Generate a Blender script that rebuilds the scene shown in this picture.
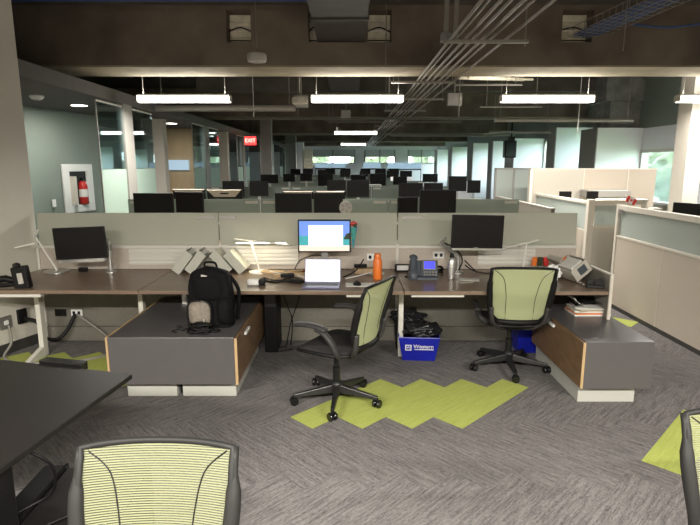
import bpy, bmesh, math, random
from mathutils import Vector, Matrix, Euler, noise
random.seed(7)
for o in list(bpy.data.objects): bpy.data.objects.remove(o)
S = bpy.context.scene; C = S.collection
R = math.radians
# ------------------------------------------------------------ camera, world, exposure
cam = bpy.data.objects.new('camera', bpy.data.cameras.new('camera')); C.objects.link(cam)
cam.location = (0, 0, 1.74); cam.rotation_euler = (R(90-10.5), 0, 0)
cam.data.sensor_width = 36; cam.data.lens = 526/700*36; cam.data.clip_start = .05; cam.data.clip_end = 200
S.camera = cam
W = bpy.data.worlds.new('world'); S.world = W; W.use_nodes = True
W.node_tree.nodes['Background'].inputs[0].default_value = (.86, .92, 1, 1)
W.node_tree.nodes['Background'].inputs[1].default_value = 12.0
S.view_settings.view_transform = 'Standard'; S.view_settings.look = 'None'
S.view_settings.gamma = 1; S.view_settings.use_curve_mapping = False
S.view_settings.exposure = 1.0
LAMP_W = 58.0        # near fixtures
LAMP_FAR = 60.0
LAMP_COL = (1, .955, .875)

# ------------------------------------------------------------ materials
M = {}
def mat(name, col, rough=.6, metal=0., emit=None, estr=0., var=0., vscale=8., vstretch=(1,1,1), bump=0., bscale=60., trans=0., alpha=1., coat=0., spec=None, col2=None):
    m = bpy.data.materials.new(name); m.use_nodes = True; nt = m.node_tree; N = nt.nodes; L = nt.links
    b = N['Principled BSDF']
    b.inputs['Base Color'].default_value = (*col, 1); b.inputs['Roughness'].default_value = rough
    b.inputs['Metallic'].default_value = metal; b.inputs['Transmission Weight'].default_value = trans
    b.inputs['Alpha'].default_value = alpha; b.inputs['Coat Weight'].default_value = coat
    if spec is not None: b.inputs['Specular IOR Level'].default_value = spec
    if emit: b.inputs['Emission Color'].default_value = (*emit, 1); b.inputs['Emission Strength'].default_value = estr
    tc = N.new('ShaderNodeTexCoord'); mp = N.new('ShaderNodeMapping'); mp.inputs['Scale'].default_value = vstretch
    L.new(tc.outputs['Object'], mp.inputs[0])
    if var or col2:
        n = N.new('ShaderNodeTexNoise'); n.inputs['Scale'].default_value = vscale; n.inputs['Detail'].default_value = 5
        L.new(mp.outputs[0], n.inputs['Vector'])
        r = N.new('ShaderNodeValToRGB'); r.color_ramp.elements[0].position = .3; r.color_ramp.elements[1].position = .7
        c2 = col2 or tuple(min(1, c*(1+var)) for c in col); c1 = col if col2 else tuple(c*(1-var) for c in col)
        r.color_ramp.elements[0].color = (*c1, 1); r.color_ramp.elements[1].color = (*c2, 1)
        L.new(n.outputs['Fac'], r.inputs[0]); L.new(r.outputs[0], b.inputs['Base Color'])
    if bump:
        n2 = N.new('ShaderNodeTexNoise'); n2.inputs['Scale'].default_value = bscale; n2.inputs['Detail'].default_value = 4
        L.new(mp.outputs[0], n2.inputs['Vector'])
        bp = N.new('ShaderNodeBump'); bp.inputs['Strength'].default_value = bump; bp.inputs['Distance'].default_value = .01
        L.new(n2.outputs['Fac'], bp.inputs['Height']); L.new(bp.outputs[0], b.inputs['Normal'])
    M[name] = m; return m
def glass_mat(name, tint, gloss=.12, rough=.02, diff=0., dcol=(.5,.55,.5)):
    m = bpy.data.materials.new(name); m.use_nodes = True; nt = m.node_tree; N = nt.nodes; L = nt.links
    N.remove(N['Principled BSDF']); out = N['Material Output']
    t = N.new('ShaderNodeBsdfTransparent'); t.inputs[0].default_value = (*tint, 1)
    g = N.new('ShaderNodeBsdfGlossy'); g.inputs['Roughness'].default_value = rough; g.inputs[0].default_value = (.9,.95,.95,1)
    mx = N.new('ShaderNodeMixShader'); lw = N.new('ShaderNodeLayerWeight'); lw.inputs[0].default_value = .35
    ma = N.new('ShaderNodeMath'); ma.operation = 'MULTIPLY_ADD'; ma.inputs[1].default_value = .5; ma.inputs[2].default_value = gloss
    L.new(lw.outputs['Fresnel'], ma.inputs[0]); L.new(ma.outputs[0], mx.inputs[0])
    L.new(t.outputs[0], mx.inputs[1]); L.new(g.outputs[0], mx.inputs[2])
    last = mx
    if diff:
        d = N.new('ShaderNodeBsdfDiffuse'); d.inputs[0].default_value = (*dcol, 1)
        tr = N.new('ShaderNodeBsdfTranslucent'); tr.inputs[0].default_value = (*dcol, 1)
        m2 = N.new('ShaderNodeMixShader'); m2.inputs[0].default_value = .35; L.new(d.outputs[0], m2.inputs[1]); L.new(tr.outputs[0], m2.inputs[2])
        m3 = N.new('ShaderNodeMixShader'); m3.inputs[0].default_value = diff
        L.new(mx.outputs[0], m3.inputs[1]); L.new(m2.outputs[0], m3.inputs[2]); last = m3
    L.new(last.outputs[0], out.inputs[0]); M[name] = m; return m
mat('wall_paint', (.54,.515,.45), .7, var=.03, vscale=1.5)
mat('green_paint', (.20,.235,.205), .6, var=.04, vscale=1.2)
mat('white_wall', (.78,.78,.80), .7, var=.02, vscale=1)
mat('dark_soffit', (.10,.095,.09), .8, var=.1)
mat('slab', (.085,.075,.064), .9, var=.3, vscale=2, bump=.4, bscale=20)
mat('beam_concrete', (.135,.108,.082), .85, var=.38, vscale=1.6, bump=.5, bscale=14)
mat('beam_soffit_lit', (.27,.235,.16), .9, var=.22, vscale=3, bump=.3, bscale=18)  # paler than the beam faces: light from below put into the colour
mat('column_concrete', (.20,.20,.19), .9, var=.35, vscale=4, bump=.6, bscale=22)
mat('grey_post', (.24,.23,.21), .6)
mat('tan_column', (.42,.39,.34), .7)
mat('wood_wall', (.42,.32,.19), .6, var=.15, vscale=3, vstretch=(1,1,.2))
mat('baseboard', (.035,.032,.03), .6)
mat('desk_wood', (.185,.13,.09), .30, var=.16, vscale=5, vstretch=(.35,5,5), bump=.05)
mat('desk_edge', (.16,.11,.07), .45, var=.2, vscale=8, vstretch=(.5,5,5))
mat('cab_wood', (.16,.095,.05), .5, var=.2, vscale=6, vstretch=(4,1.2,4))
mat('wood_edge', (.42,.29,.15), .5, var=.1)
mat('cab_grey', (.088,.082,.083), .33, var=.03)
mat('white_metal', (.62,.60,.55), .45)
mat('cream_metal', (.56,.52,.45), .5)
mat('plinth', (.42,.42,.38), .45)
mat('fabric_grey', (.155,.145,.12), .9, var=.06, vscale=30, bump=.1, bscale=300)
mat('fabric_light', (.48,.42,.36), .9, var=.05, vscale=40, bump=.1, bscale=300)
mat('tan_panel', (.42,.365,.30), .8, var=.03, vscale=60)
mat('cream_panel', (.46,.43,.37), .7)
mat('silver', (.55,.55,.53), .3, .8)
mat('steel', (.32,.31,.29), .4, .7)
mat('black_plastic', (.007,.0065,.0065), .5, spec=.22, bump=.05, bscale=200)
mat('black_gloss', (.008,.008,.008), .18)
mat('screen_off', (.006,.005,.0045), .45, spec=.18)
mat('dark_metal', (.05,.05,.05), .35, .7)
mat('chair_grey', (.032,.030,.030), .55, spec=.3)
mat('frame_grey', (.014,.0135,.013), .55, spec=.25)
mat('seat_fabric', (.024,.022,.022), .85, spec=.2, var=.2, vscale=100, bump=.2, bscale=300)
mat('black_desk', (.010,.0085,.008), .42, spec=.28, var=.1, vscale=30, bump=.05, bscale=150)
mat('bag_black', (.004,.004,.0045), .8, spec=.15, var=.3, vscale=30, bump=.4, bscale=60)
mat('bag_grey', (.21,.18,.145), .8, var=.2, vscale=40, bump=.2)
mat('plastic_bag', (.014,.014,.016), .22, bump=1., bscale=24)
mat('bin_blue', (.006,.012,.30), .4)
mat('white', (.75,.75,.73), .5)
mat('paper', (.66,.65,.60), .7, var=.03)
mat('paper_grey', (.46,.46,.40), .6, var=.04)
mat('kraft', (.42,.30,.18), .8, var=.15, vscale=20)
mat('orange', (.72,.17,.025), .35)
mat('red', (.45,.02,.015), .4)
mat('flag_red', (.70,.04,.03), .6)
mat('blue_pipe', (.03,.06,.22), .5)
mat('blue_cable', (.03,.08,.22), .5)
mat('phone_grey', (.06,.07,.085), .45)
mat('laptop_body', (.12,.12,.20), .35, .5)
mat('lamp_white', (.78,.76,.70), .4)
mat('device_white', (.42,.40,.35), .5)
mat('conduit', (.24,.225,.195), .45, .3)
mat('duct', (.04,.037,.034), .7, 0., var=.1)
mat('hole_white', (.80,.74,.58), .8, var=.2, vscale=8)
mat('leaf', (.05,.062,.024), .7, var=.6, vscale=6, bump=.5, bscale=8)
mat('dark_leaf', (.03,.05,.035), .6)
mat('grass', (.10,.20,.05), .9, var=.3)
mat('multi_blue', (.02,.10,.35), .5, col2=(.02,.35,.12), vscale=25)
mat('blind', (.55,.57,.60), .8)
mat('tube', (1,1,1), .5, emit=(1,.95,.86), estr=7)
mat('tube_far', (1,1,1), .5, emit=(1,.96,.9), estr=4)
mat('led', (1,1,1), .5, emit=(1,.93,.80), estr=4)
mat('exit_red', (.5,.01,.01), .5, emit=(1,.03,.03), estr=1.6)
mat('exit_letters', (.9,.2,.2), .5, emit=(1,.25,.2), estr=3)
mat('screen_white', (.8,.8,.8), .3, emit=(.88,.92,1), estr=.55)
mat('screen_sky', (.1,.2,.5), .3, emit=(.13,.24,.66), estr=.45)
mat('screen_sea', (.05,.3,.3), .3, emit=(.03,.30,.36), estr=.4)
mat('screen_sand', (.6,.5,.4), .3, emit=(.75,.62,.55), estr=.45)
mat('phone_screen', (.1,.1,.8), .3, emit=(.04,.05,.75), estr=.5)
mat('whiteboard', (.35,.45,.55), .3, emit=(.35,.50,.62), estr=.35)  # glow in the colour stands in for light falling on pale boards and sheets
glass_mat('clear_glass', (.68,.78,.80), .12)
glass_mat('window_glass', (.9,.97,.95), .03)
glass_mat('frost_row', (.5,.5,.45), .03, .3, diff=.93, dcol=(.53,.535,.465))
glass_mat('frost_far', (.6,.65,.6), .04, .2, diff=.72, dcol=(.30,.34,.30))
glass_mat('frost_mint', (.6,.7,.65), .03, .3, diff=.9, dcol=(.38,.48,.42))
glass_mat('frost_blue', (.6,.7,.7), .05, .25, diff=.72, dcol=(.53,.56,.52))
# mesh weave with fine horizontal lines and real gaps
def weave(name, col, freq, openf):
    m = bpy.data.materials.new(name); m.use_nodes = True; nt = m.node_tree; N = nt.nodes; L = nt.links
    b = N['Principled BSDF']; b.inputs['Base Color'].default_value = (*col, 1); b.inputs['Roughness'].default_value = .7
    tc = N.new('ShaderNodeTexCoord'); w = N.new('ShaderNodeTexWave'); w.bands_direction = 'Z'; w.inputs['Scale'].default_value = freq
    w.inputs['Distortion'].default_value = .3; w.inputs['Detail'].default_value = 0
    L.new(tc.outputs['Object'], w.inputs['Vector'])
    t = N.new('ShaderNodeBsdfTransparent'); tl = N.new('ShaderNodeBsdfTranslucent'); tl.inputs[0].default_value = (*col, 1)
    ms = N.new('ShaderNodeMixShader'); ms.inputs[0].default_value = .3; L.new(b.outputs[0], ms.inputs[1]); L.new(tl.outputs[0], ms.inputs[2])
    mr = N.new('ShaderNodeMapRange'); mr.inputs[1].default_value = .1; mr.inputs[2].default_value = .45; mr.inputs[3].default_value = openf; mr.inputs[4].default_value = .04
    L.new(w.outputs['Fac'], mr.inputs[0])
    mx = N.new('ShaderNodeMixShader'); L.new(mr.outputs[0], mx.inputs[0]); L.new(ms.outputs[0], mx.inputs[1]); L.new(t.outputs[0], mx.inputs[2])
    L.new(mx.outputs[0], N['Material Output'].inputs[0]); M[name] = m
weave('mesh_lime', (.225,.235,.135), 42, .9)
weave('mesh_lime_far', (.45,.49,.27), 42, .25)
# carpet: streaks run along each plank (UV u along the plank)
def carpet(name, dark, light, s1=.32, s2=.72):
    m = bpy.data.materials.new(name); m.use_nodes = True; nt = m.node_tree; N = nt.nodes; L = nt.links
    b = N['Principled BSDF']; b.inputs['Roughness'].default_value = .95; b.inputs['Specular IOR Level'].default_value = .1
    uv = N.new('ShaderNodeUVMap'); uv.uv_map = 'UVMap'
    mp = N.new('ShaderNodeMapping'); mp.inputs['Scale'].default_value = (5.0, 55, 1); L.new(uv.outputs[0], mp.inputs[0])
    n = N.new('ShaderNodeTexNoise'); n.inputs['Scale'].default_value = 1; n.inputs['Detail'].default_value = 6; n.inputs['Roughness'].default_value = .7
    L.new(mp.outputs[0], n.inputs['Vector'])
    mp2 = N.new('ShaderNodeMapping'); mp2.inputs['Scale'].default_value = (40, 130, 1); L.new(uv.outputs[0], mp2.inputs[0])
    n2 = N.new('ShaderNodeTexNoise'); n2.inputs['Scale'].default_value = 1; L.new(mp2.outputs[0], n2.inputs['Vector'])
    ad = N.new('ShaderNodeMath'); ad.operation = 'MULTIPLY_ADD'; ad.inputs[1].default_value = .35; L.new(n2.outputs['Fac'], ad.inputs[0])
    sc = N.new('ShaderNodeMath'); sc.operation = 'MULTIPLY'; sc.inputs[1].default_value = .67; L.new(n.outputs['Fac'], sc.inputs[0]); L.new(sc.outputs[0], ad.inputs[2])
    r = N.new('ShaderNodeValToRGB'); r.color_ramp.elements[0].position = s1; r.color_ramp.elements[1].position = s2
    r.color_ramp.elements[0].color = (*dark, 1); r.color_ramp.elements[1].color = (*light, 1)
    L.new(ad.outputs[0], r.inputs[0]); L.new(r.outputs[0], b.inputs['Base Color'])
    bp = N.new('ShaderNodeBump'); bp.inputs['Strength'].default_value = .5; bp.inputs['Distance'].default_value = .006
    L.new(ad.outputs[0], bp.inputs['Height']); L.new(bp.outputs[0], b.inputs['Normal']); M[name] = m
carpet('carpet_grey', (.070,.065,.065), (.225,.211,.205), .36, .64)
carpet('carpet_lime', (.29,.33,.07), (.42,.46,.13), .3, .68)

# ------------------------------------------------------------ mesh builder
class MB:
    def __init__(s): s.v = []; s.f = []
    def add(s, vs, fs):
        k = len(s.v); s.v += [tuple(v) for v in vs]; s.f += [tuple(i+k for i in f) for f in fs]; return s
    def box(s, x0, x1, y0, y1, z0, z1):
        return s.add([(x0,y0,z0),(x1,y0,z0),(x1,y1,z0),(x0,y1,z0),(x0,y0,z1),(x1,y0,z1),(x1,y1,z1),(x0,y1,z1)],
            [(0,3,2,1),(4,5,6,7),(0,1,5,4),(1,2,6,5),(2,3,7,6),(3,0,4,7)])
    def obox(s, c, sz, rot=(0,0,0)):
        m = Euler([R(a) for a in rot]).to_matrix(); h = [a/2 for a in sz]; c = Vector(c)
        vs = [c + m @ Vector((x*h[0], y*h[1], z*h[2])) for z in (-1,1) for x, y in ((-1,-1),(1,-1),(1,1),(-1,1))]
        return s.add(vs, [(0,3,2,1),(4,5,6,7),(0,1,5,4),(1,2,6,5),(2,3,7,6),(3,0,4,7)])
    def prism(s, poly, z0, z1):            # polygon in xy, counter-clockwise
        n = len(poly)
        return s.add([(x,y,z0) for x,y in poly]+[(x,y,z1) for x,y in poly],
            [tuple(range(n-1,-1,-1)), tuple(range(n,2*n))]+[(i,(i+1)%n,n+(i+1)%n,n+i) for i in range(n)])
    def hexa(s, b, t):                      # four bottom and four top points
        return s.add(list(b)+list(t), [(0,3,2,1),(4,5,6,7),(0,1,5,4),(1,2,6,5),(2,3,7,6),(3,0,4,7)])
    def tube(s, pts, r, n=8, sx=1., closed=False):
        pts = [Vector(p) for p in pts]; rs = r if isinstance(r,(list,tuple)) else [r]*len(pts); k = len(s.v); m = len(pts)
        up = None
        for i, p in enumerate(pts):
            if closed: d = pts[(i+1)%m]-pts[i-1]
            else: d = pts[min(i+1,m-1)]-pts[max(i-1,0)]
            d.normalize()
            if up is None: up = Vector((0,0,1)) if abs(d.z) < .95 else Vector((1,0,0))
            a = d.cross(up)
            if a.length < 1e-4: a = d.cross(Vector((0,1,0)))
            a.normalize(); b = a.cross(d).normalized(); up = b
            for j in range(n):
                t = 2*math.pi*j/n; s.v.append(tuple(p + a*math.cos(t)*rs[i]*sx + b*math.sin(t)*rs[i]))
        for i in range(m if closed else m-1):
            i2 = (i+1) % m
            for j in range(n): s.f.append((k+i*n+j, k+i*n+(j+1)%n, k+i2*n+(j+1)%n, k+i2*n+j))
        if not closed:
            s.f.append(tuple(k+j for j in range(n-1,-1,-1))); s.f.append(tuple(k+(m-1)*n+j for j in range(n)))
        return s
    def lathe(s, prof, c=(0,0,0), n=20, axis='z'):   # prof: (radius, height)
        k = len(s.v); c = Vector(c)
        for r, h in prof:
            for j in range(n):
                t = 2*math.pi*j/n; a, b = r*math.cos(t), r*math.sin(t)
                s.v.append(tuple(c + (Vector((a,b,h)) if axis == 'z' else Vector((h,a,b)) if axis == 'x' else Vector((a,h,b)))))
        for i in range(len(prof)-1):
            for j in range(n): s.f.append((k+i*n+j, k+i*n+(j+1)%n, k+(i+1)*n+(j+1)%n, k+(i+1)*n+j))
        s.f.append(tuple(k+j for j in range(n-1,-1,-1))); s.f.append(tuple(k+(len(prof)-1)*n+j for j in range(n)))
        return s
    def grid(s, fn, nu, nv, thick=None):
        k = len(s.v)
        for i in range(nu+1):
            for j in range(nv+1): s.v.append(tuple(fn(i/nu, j/nv)))
        for i in range(nu):
            for j in range(nv): a = k+i*(nv+1)+j; s.f.append((a, a+1, a+nv+2, a+nv+1))
        return s
    def blob(s, c, rad, lump=.15, sub=3, seed=0, freq=2.):
        bm = bmesh.new(); bmesh.ops.create_icosphere(bm, subdivisions=sub, radius=1)
        vs = []
        for v in bm.verts:
            d = 1 + lump*noise.noise(v.co*freq + Vector((seed*3.1, seed, 0)))*2
            vs.append((c[0]+v.co.x*rad[0]*d, c[1]+v.co.y*rad[1]*d, c[2]+v.co.z*rad[2]*d))
        fs = [tuple(v.index for v in f.verts) for f in bm.faces]; bm.free(); return s.add(vs, fs)
    def xf(s, mtx): s.v = [tuple(mtx @ Vector(v)) for v in s.v]; return s
    def build(s, name, m, parent=None, bevel=0, smooth=False, label=None, loc=None, solid=0, subsurf=0):
        me = bpy.data.meshes.new(name); me.from_pydata(s.v, [], s.f); me.update()
        bm = bmesh.new(); bm.from_mesh(me); bmesh.ops.recalc_face_normals(bm, faces=bm.faces)
        bm.to_mesh(me); bm.free()
        if smooth:
            for p in me.polygons: p.use_smooth = True
            if smooth != 'all': me.set_sharp_from_angle(angle=R(40))
        me.materials.append(M[m] if isinstance(m, str) else m)
        o = bpy.data.objects.new(name, me); C.objects.link(o)
        if parent is not None: o.parent = parent
        if loc: o.location = loc
        if label: o['label'] = label
        if solid: q = o.modifiers.new('solid', 'SOLIDIFY'); q.thickness = solid; q.offset = 0
        if bevel: q = o.modifiers.new('bevel', 'BEVEL'); q.width = bevel; q.segments = 2; q.limit_method = 'ANGLE'; q.harden_normals = False
        if subsurf: q = o.modifiers.new('sub', 'SUBSURF'); q.levels = q.render_levels = subsurf
        return o
def thing(name, label, cat, loc=(0,0,0), rz=0, group=None):
    o = bpy.data.objects.new(name, None); C.objects.link(o); o.location = loc; o.rotation_euler = (0,0,R(rz)); o.empty_display_size = .1
    o['label'] = label; o['category'] = cat
    if group: o['group'] = group
    return o
def part_empty(name, parent, loc, label):      # a part at a world position under its thing
    o = bpy.data.objects.new(name, None); C.objects.link(o); o.parent = parent
    o.matrix_basis = parent.matrix_basis.inverted() @ Matrix.Translation(loc); o['label'] = label; return o
def tag(o, label, cat, group=None):
    o['label'] = label; o['category'] = cat
    if group: o['group'] = group
    return o
def struct(mb, name, m, parent=None, **k):
    o = mb.build(name, m, parent, **k)
    if parent is None: o['kind'] = 'structure'
    return o
def sroot(name, loc=(0,0,0)):
    o = bpy.data.objects.new(name, None); C.objects.link(o); o.location = loc; o['kind'] = 'structure'; return o
def copy_tree(o, parent=None):
    c = o.copy(); C.objects.link(c); c.parent = parent
    for ch in list(o.children): copy_tree(ch, c)
    return c
def curve(pts, n=8):                          # Catmull-Rom through points
    P = [Vector(p) for p in pts]; P = [P[0]]+P+[P[-1]]; out = []
    for i in range(1, len(P)-2):
        for k in range(n):
            t = k/n; a,b,c,d = P[i-1],P[i],P[i+1],P[i+2]
            out.append(.5*((2*b)+(c-a)*t+(2*a-5*b+4*c-d)*t*t+(3*b-a-3*c+d)*t**3))
    out.append(P[-2]); return out
def text(name, body, size, m, parent, loc, rot, extrude=.001, ax='CENTER'):
    cu = bpy.data.curves.new(name, 'FONT'); cu.body = body; cu.size = size; cu.extrude = extrude; cu.offset = size*.008; cu.align_x = ax; cu.align_y = 'CENTER'
    t = bpy.data.objects.new(name+'_tmp', cu); C.objects.link(t)
    me = bpy.data.meshes.new_from_object(t.evaluated_get(bpy.context.evaluated_depsgraph_get()))
    bpy.data.objects.remove(t); me.materials.clear(); me.materials.append(M[m])
    o = bpy.data.objects.new(name, me); C.objects.link(o); o.parent = parent; o.location = loc; o.rotation_euler = [R(a) for a in rot]; return o

# ------------------------------------------------------------ floor: herringbone carpet planks
def build_floor():
    w = .237; u = Vector((math.sqrt(.5), math.sqrt(.5))); v = Vector((math.sqrt(.5), -math.sqrt(.5))); O = Vector((-.42, 3.43)); g = .0006
    vs, fs, uvs, mi = [], [], [], []
    def plank(a0, b0, la, lb, horiz, mat_i, z=0., org=None):
        org = org or O
        ps = [(a0+g,b0+g),(a0+la-g,b0+g),(a0+la-g,b0+lb-g),(a0+g,b0+lb-g)]; k = len(vs); ou, ov = random.random()*40, random.random()*40
        for a, b in ps:
            p = org + u*a + v*b; vs.append((p.x, p.y, z))
            uvs.append((a-a0+ou, b-b0+ov) if horiz else (b-b0+ou, a-a0+ov))
        fs.append((k, k+3, k+2, k+1)); mi.append(mat_i)
    def uvq(i, k): return uvs[k]
    X0,X1,Y0,Y1 = -6.2,6.1,-3.3,14
    for y in range(-60, 60):
        for x in range(-60, 60):
            t = (x-y) % 8
            if t == 0: a, b, la, lb, h = x*w, y*w, 4*w, w, True
            elif t == 7: a, b, la, lb, h = x*w, y*w, w, 4*w, False
            else: continue
            c = O + u*(a+la/2) + v*(b+lb/2)
            if X0 < c.x < X1 and Y0 < c.y < Y1: plank(a, b, la, lb, h, 0)
    for i in range(4): plank(i*w, i*w, 4*w, w, True, 1, .0016)
    o2 = Vector((-3.71, 4.07))
    for i in range(6): plank(i*w, i*w, 4*w, w, True, 1, .0016, o2)
    for i in range(1): plank(0, -i*w, 4*w, w, True, 1, .0016, Vector((1.74, 2.876)))
    plank(0, 0, w*1.1, 4*w, False, 1, .0016, Vector((2.40, 6.19)))
    k = len(vs)                              # the rest of the carpet, far back and under the planks
    vs.extend([(-9,-3.6,-.002),(6.2,-3.6,-.002),(6.2,37,-.002),(-9,37,-.002)]); fs.append((k,k+1,k+2,k+3)); mi.append(0)
    uvs.extend([(0,0),(15,0),(15,40),(0,40)])
    me = bpy.data.meshes.new('floor'); me.from_pydata(vs, [], fs); me.update()
    me.materials.append(M['carpet_grey']); me.materials.append(M['carpet_lime'])
    lay = me.uv_layers.new(name='UVMap')
    for p, m_ in zip(me.polygons, mi):
        p.material_index = m_
        for li in p.loop_indices: lay.data[li].uv = uvs[me.loops[li].vertex_index]
    bm = bmesh.new(); bm.from_mesh(me)
    for f in bm.faces:
        if f.normal.z < 0: f.normal_flip()
    bm.to_mesh(me); bm.free()
    o = bpy.data.objects.new('floor', me); C.objects.link(o); o['kind'] = 'structure'
build_floor()

# ------------------------------------------------------------ shell
SLAB = 3.58
struct(MB().box(-9,6.3,-3.8,37,SLAB,SLAB+.2), 'ceiling', 'slab')
# near left wall, slanting away from the end of the benches
wl = MB().prism([(-3.06,5.10),(-4.62,.81),(-4.80,.81),(-3.24,5.16)], 0, SLAB); struct(wl, 'wall_left', 'wall_paint')
d = Vector((-1.56,-4.29)).normalized(); nrm = Vector((-d.y, d.x)); nrm = nrm if nrm.x > 0 else -nrm
a = Vector((-3.06,5.10)); b_ = Vector((-4.62,.81)); q = nrm*.012
struct(MB().prism([tuple(a),tuple(b_),tuple(b_+q),tuple(a+q)], 0, .10), 'baseboard_left', 'baseboard')
struct(MB().box(-9,-3.24,5.12,5.22,0,SLAB), 'wall_side', 'wall_paint')
struct(MB().box(-4.9,-4.7,-3.6,.81,0,SLAB), 'wall_rear_left', 'wall_paint')
struct(MB().box(-4.9,6.2,-3.75,-3.6,0,SLAB), 'wall_back', 'wall_paint')
# green wall with the hose cabinet
struct(MB().prism([(-5.4,5.22),(-4.38,10.2),(-4.55,10.2),(-5.57,5.22)], 0, 2.6), 'wall_green', 'green_paint')
struct(MB().box(-9,-3.3,5.23,36,2.6,2.68), 'ceiling_low', 'dark_soffit')
struct(MB().box(-3.3,-3.24,5.13,36,2.6,2.76), 'trim_bulkhead', 'dark_soffit')
struct(MB().box(-9.1,-9,5.2,36,0,SLAB), 'wall_far_left', 'green_paint')
struct(MB().box(-3.94,-3.56,10.3,10.5,0,2.6), 'wall_stub', 'tan_column')
struct(MB().box(-4.7,-3.7,13.0,13.1,0,2.6), 'wall_wood', 'wood_wall')
struct(MB().box(-8.9,-4.6,13.0,13.1,0,2.6), 'wall_office', 'green_paint')
# end wall with windows
ew = MB(); Y = 36
ew.box(-9,6.2,Y,Y+.2,0,1.86); ew.box(-9,6.2,Y,Y+.2,2.75,SLAB)
for x0,x1 in ((-9,-2.6),(.3,1.0),(3.0,3.9),(5.7,6.2)): ew.box(x0,x1,Y,Y+.2,1.86,2.75)
struct(ew, 'wall_end', 'white_wall')
n = 0
for x0,x1 in ((-2.6,.3),(1.0,3.0),(3.9,5.7)):
    n += 1; r = sroot('window_%d' % n, (0,0,0))
    f = MB(); xm = (x0+x1)/2
    for x in (x0, xm, x1): f.box(x-.04,x+.04,Y,Y+.1,1.86,2.75)
    f.box(x0,x1,Y,Y+.1,1.83,1.89); f.build('window_frame','grey_post',r)
    MB().box(x0,x1,Y+.08,Y+.09,1.86,2.75).build('pane','window_glass',r)
    MB().box(x0,x1,Y+.02,Y+.03,2.28,2.75).build('roller_blind','blind',r)
# right window wall with fins
WX = 5.86
struct(MB().box(WX,WX+.2,-3.6,36,0,1.0), 'wall_right', 'tan_panel')
struct(MB().box(WX,WX+.2,-3.6,36,2.46,SLAB), 'wall_right_upper', 'green_paint')
struct(MB().box(WX,WX+.2,-3.6,11.0,2.02,2.46), 'trim_transom', 'white_wall')
struct(MB().box(WX,WX+.2,-3.6,6.4,1.0,2.02), 'wall_right_near', 'tan_panel')
fins = [(10.8,11.55,2.47),(12.95,13.5,2.62),(16.2,17.1,2.52),(18.6,19.2,2.55),(21.6,22.6,2.6),(26.0,27.0,2.6),(30.4,31.4,2.6)]
for y0,y1,zt in fins: struct(MB().box(4.95,WX,y0,y1,0,zt), 'wall_fin', 'white_wall')
for y0,y1,zt in fins: struct(MB().box(4.93,4.949,y0,y1,0,zt), 'trim_fin_side', 'grey_post')
ys = [6.4,8.9]+[v for y0,y1,_ in fins for v in (y0,y1)]+[36]
for k in range(len(ys)//2):
    pass
gaps = [(6.4,8.95),(8.95,10.8)]+[(fins[i][1],fins[i+1][0]) for i in range(len(fins)-1)]+[(31.4,36)]
for y0,y1 in gaps:
    n += 1; r = sroot('window_%d' % n)
    f = MB()
    zt = 2.02 if y0 < 10.5 else 2.46
    for y in (y0+.03, y1-.03): f.box(WX-.02,WX+.1,y-.03,y+.03,1.0,zt)
    f.box(WX-.02,WX+.1,y0,y1,zt-.04,zt+.02); f.box(WX-.02,WX+.1,y0,y1,1.0,1.05); f.build('window_frame','white_metal',r)
    MB().box(WX+.05,WX+.06,y0,y1,1.0,zt).build('pane','window_glass',r)
r.name = 'window_%d' % n
bl = MB().box(WX-.05,WX-.045,6.5,8.93,1.0,2.3).build('roller_blind', 'blind'); tag(bl, 'white roller blind glowing with daylight right of the tan column', 'blind')
# columns
struct(MB().box(4.99,5.22,7.95,8.28,0,SLAB), 'column_tan', 'tan_column')
struct(MB().box(5.25,5.86,11.0,11.7,2.48,SLAB).box(5.1,5.86,10.9,11.8,3.0,SLAB), 'column_concrete', 'column_concrete')
# beams
def beam(y0, holes):
    b = MB(); xs = [-9]; 
    zt, zb, h0, h1 = SLAB, 2.89, 3.17, 3.53
    cur = -9
    for x0,x1 in holes:
        b.box(cur,x0,y0,y0+.68,zb+.02,zt); b.box(x0,x1,y0,y0+.68,zb+.02,h0); b.box(x0,x1,y0,y0+.68,h1,zt); cur = x1
    b.box(cur,6,y0,y0+.68,zb+.02,zt)
    r = sroot('trim_beam', (0,0,0))
    b.build('beam','beam_concrete',r); MB().box(-9,6,y0,y0+.68,zb,zb+.02).build('beam_underside','beam_soffit_lit',r)
beam(-.3, [])
beam(6.6, [(-1.46,-1.17),(-.49,.185),(.21,.49),(2.50,2.86)])
for y in (13.4,20.2,27.0,33.2): beam(y, [])
# pale timber blocking seen through the beam sleeves
for x0,x1,lab in ((-1.455,-1.175,'left of the round ceiling pendant'),(-.488,-.388,'beside the dark duct'),(.213,.487,'in the middle opening'),(2.503,2.857,'behind the blue cable tray')):
    t = thing('ceiling_blocking', 'pale boards with dark wires seen through the beam opening, '+lab, 'boards', (0,6.76,0), group='pale boards seen through beam openings')
    b = MB()
    for k in range(4): b.box(x0,x1,.0+.02*(k%2),.04+.02*(k%2),3.175+k*.088,3.255+k*.088)
    b.build('board','hole_white',t,bevel=.004)
    w_ = MB(); w_.tube(curve([(x0,-.03,3.32),((x0+x1)/2,-.05,3.36),(x1,-.03,3.31)]), .008, 6); w_.tube([(x0,-.02,3.22),(x1,-.02,3.22)], .006, 6); w_.build('wire','black_plastic',t)
# secondary ceiling ribs in the gaps
for k,(y,z,m_) in enumerate(((9.6,3.3,'slab'),(11.4,3.25,'slab'),(16.8,3.3,'slab'),(23.5,3.3,'slab'))):
    struct(MB().box(-3.2,5.8,y,y+.3,z,SLAB), 'trim_rib', m_)

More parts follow.
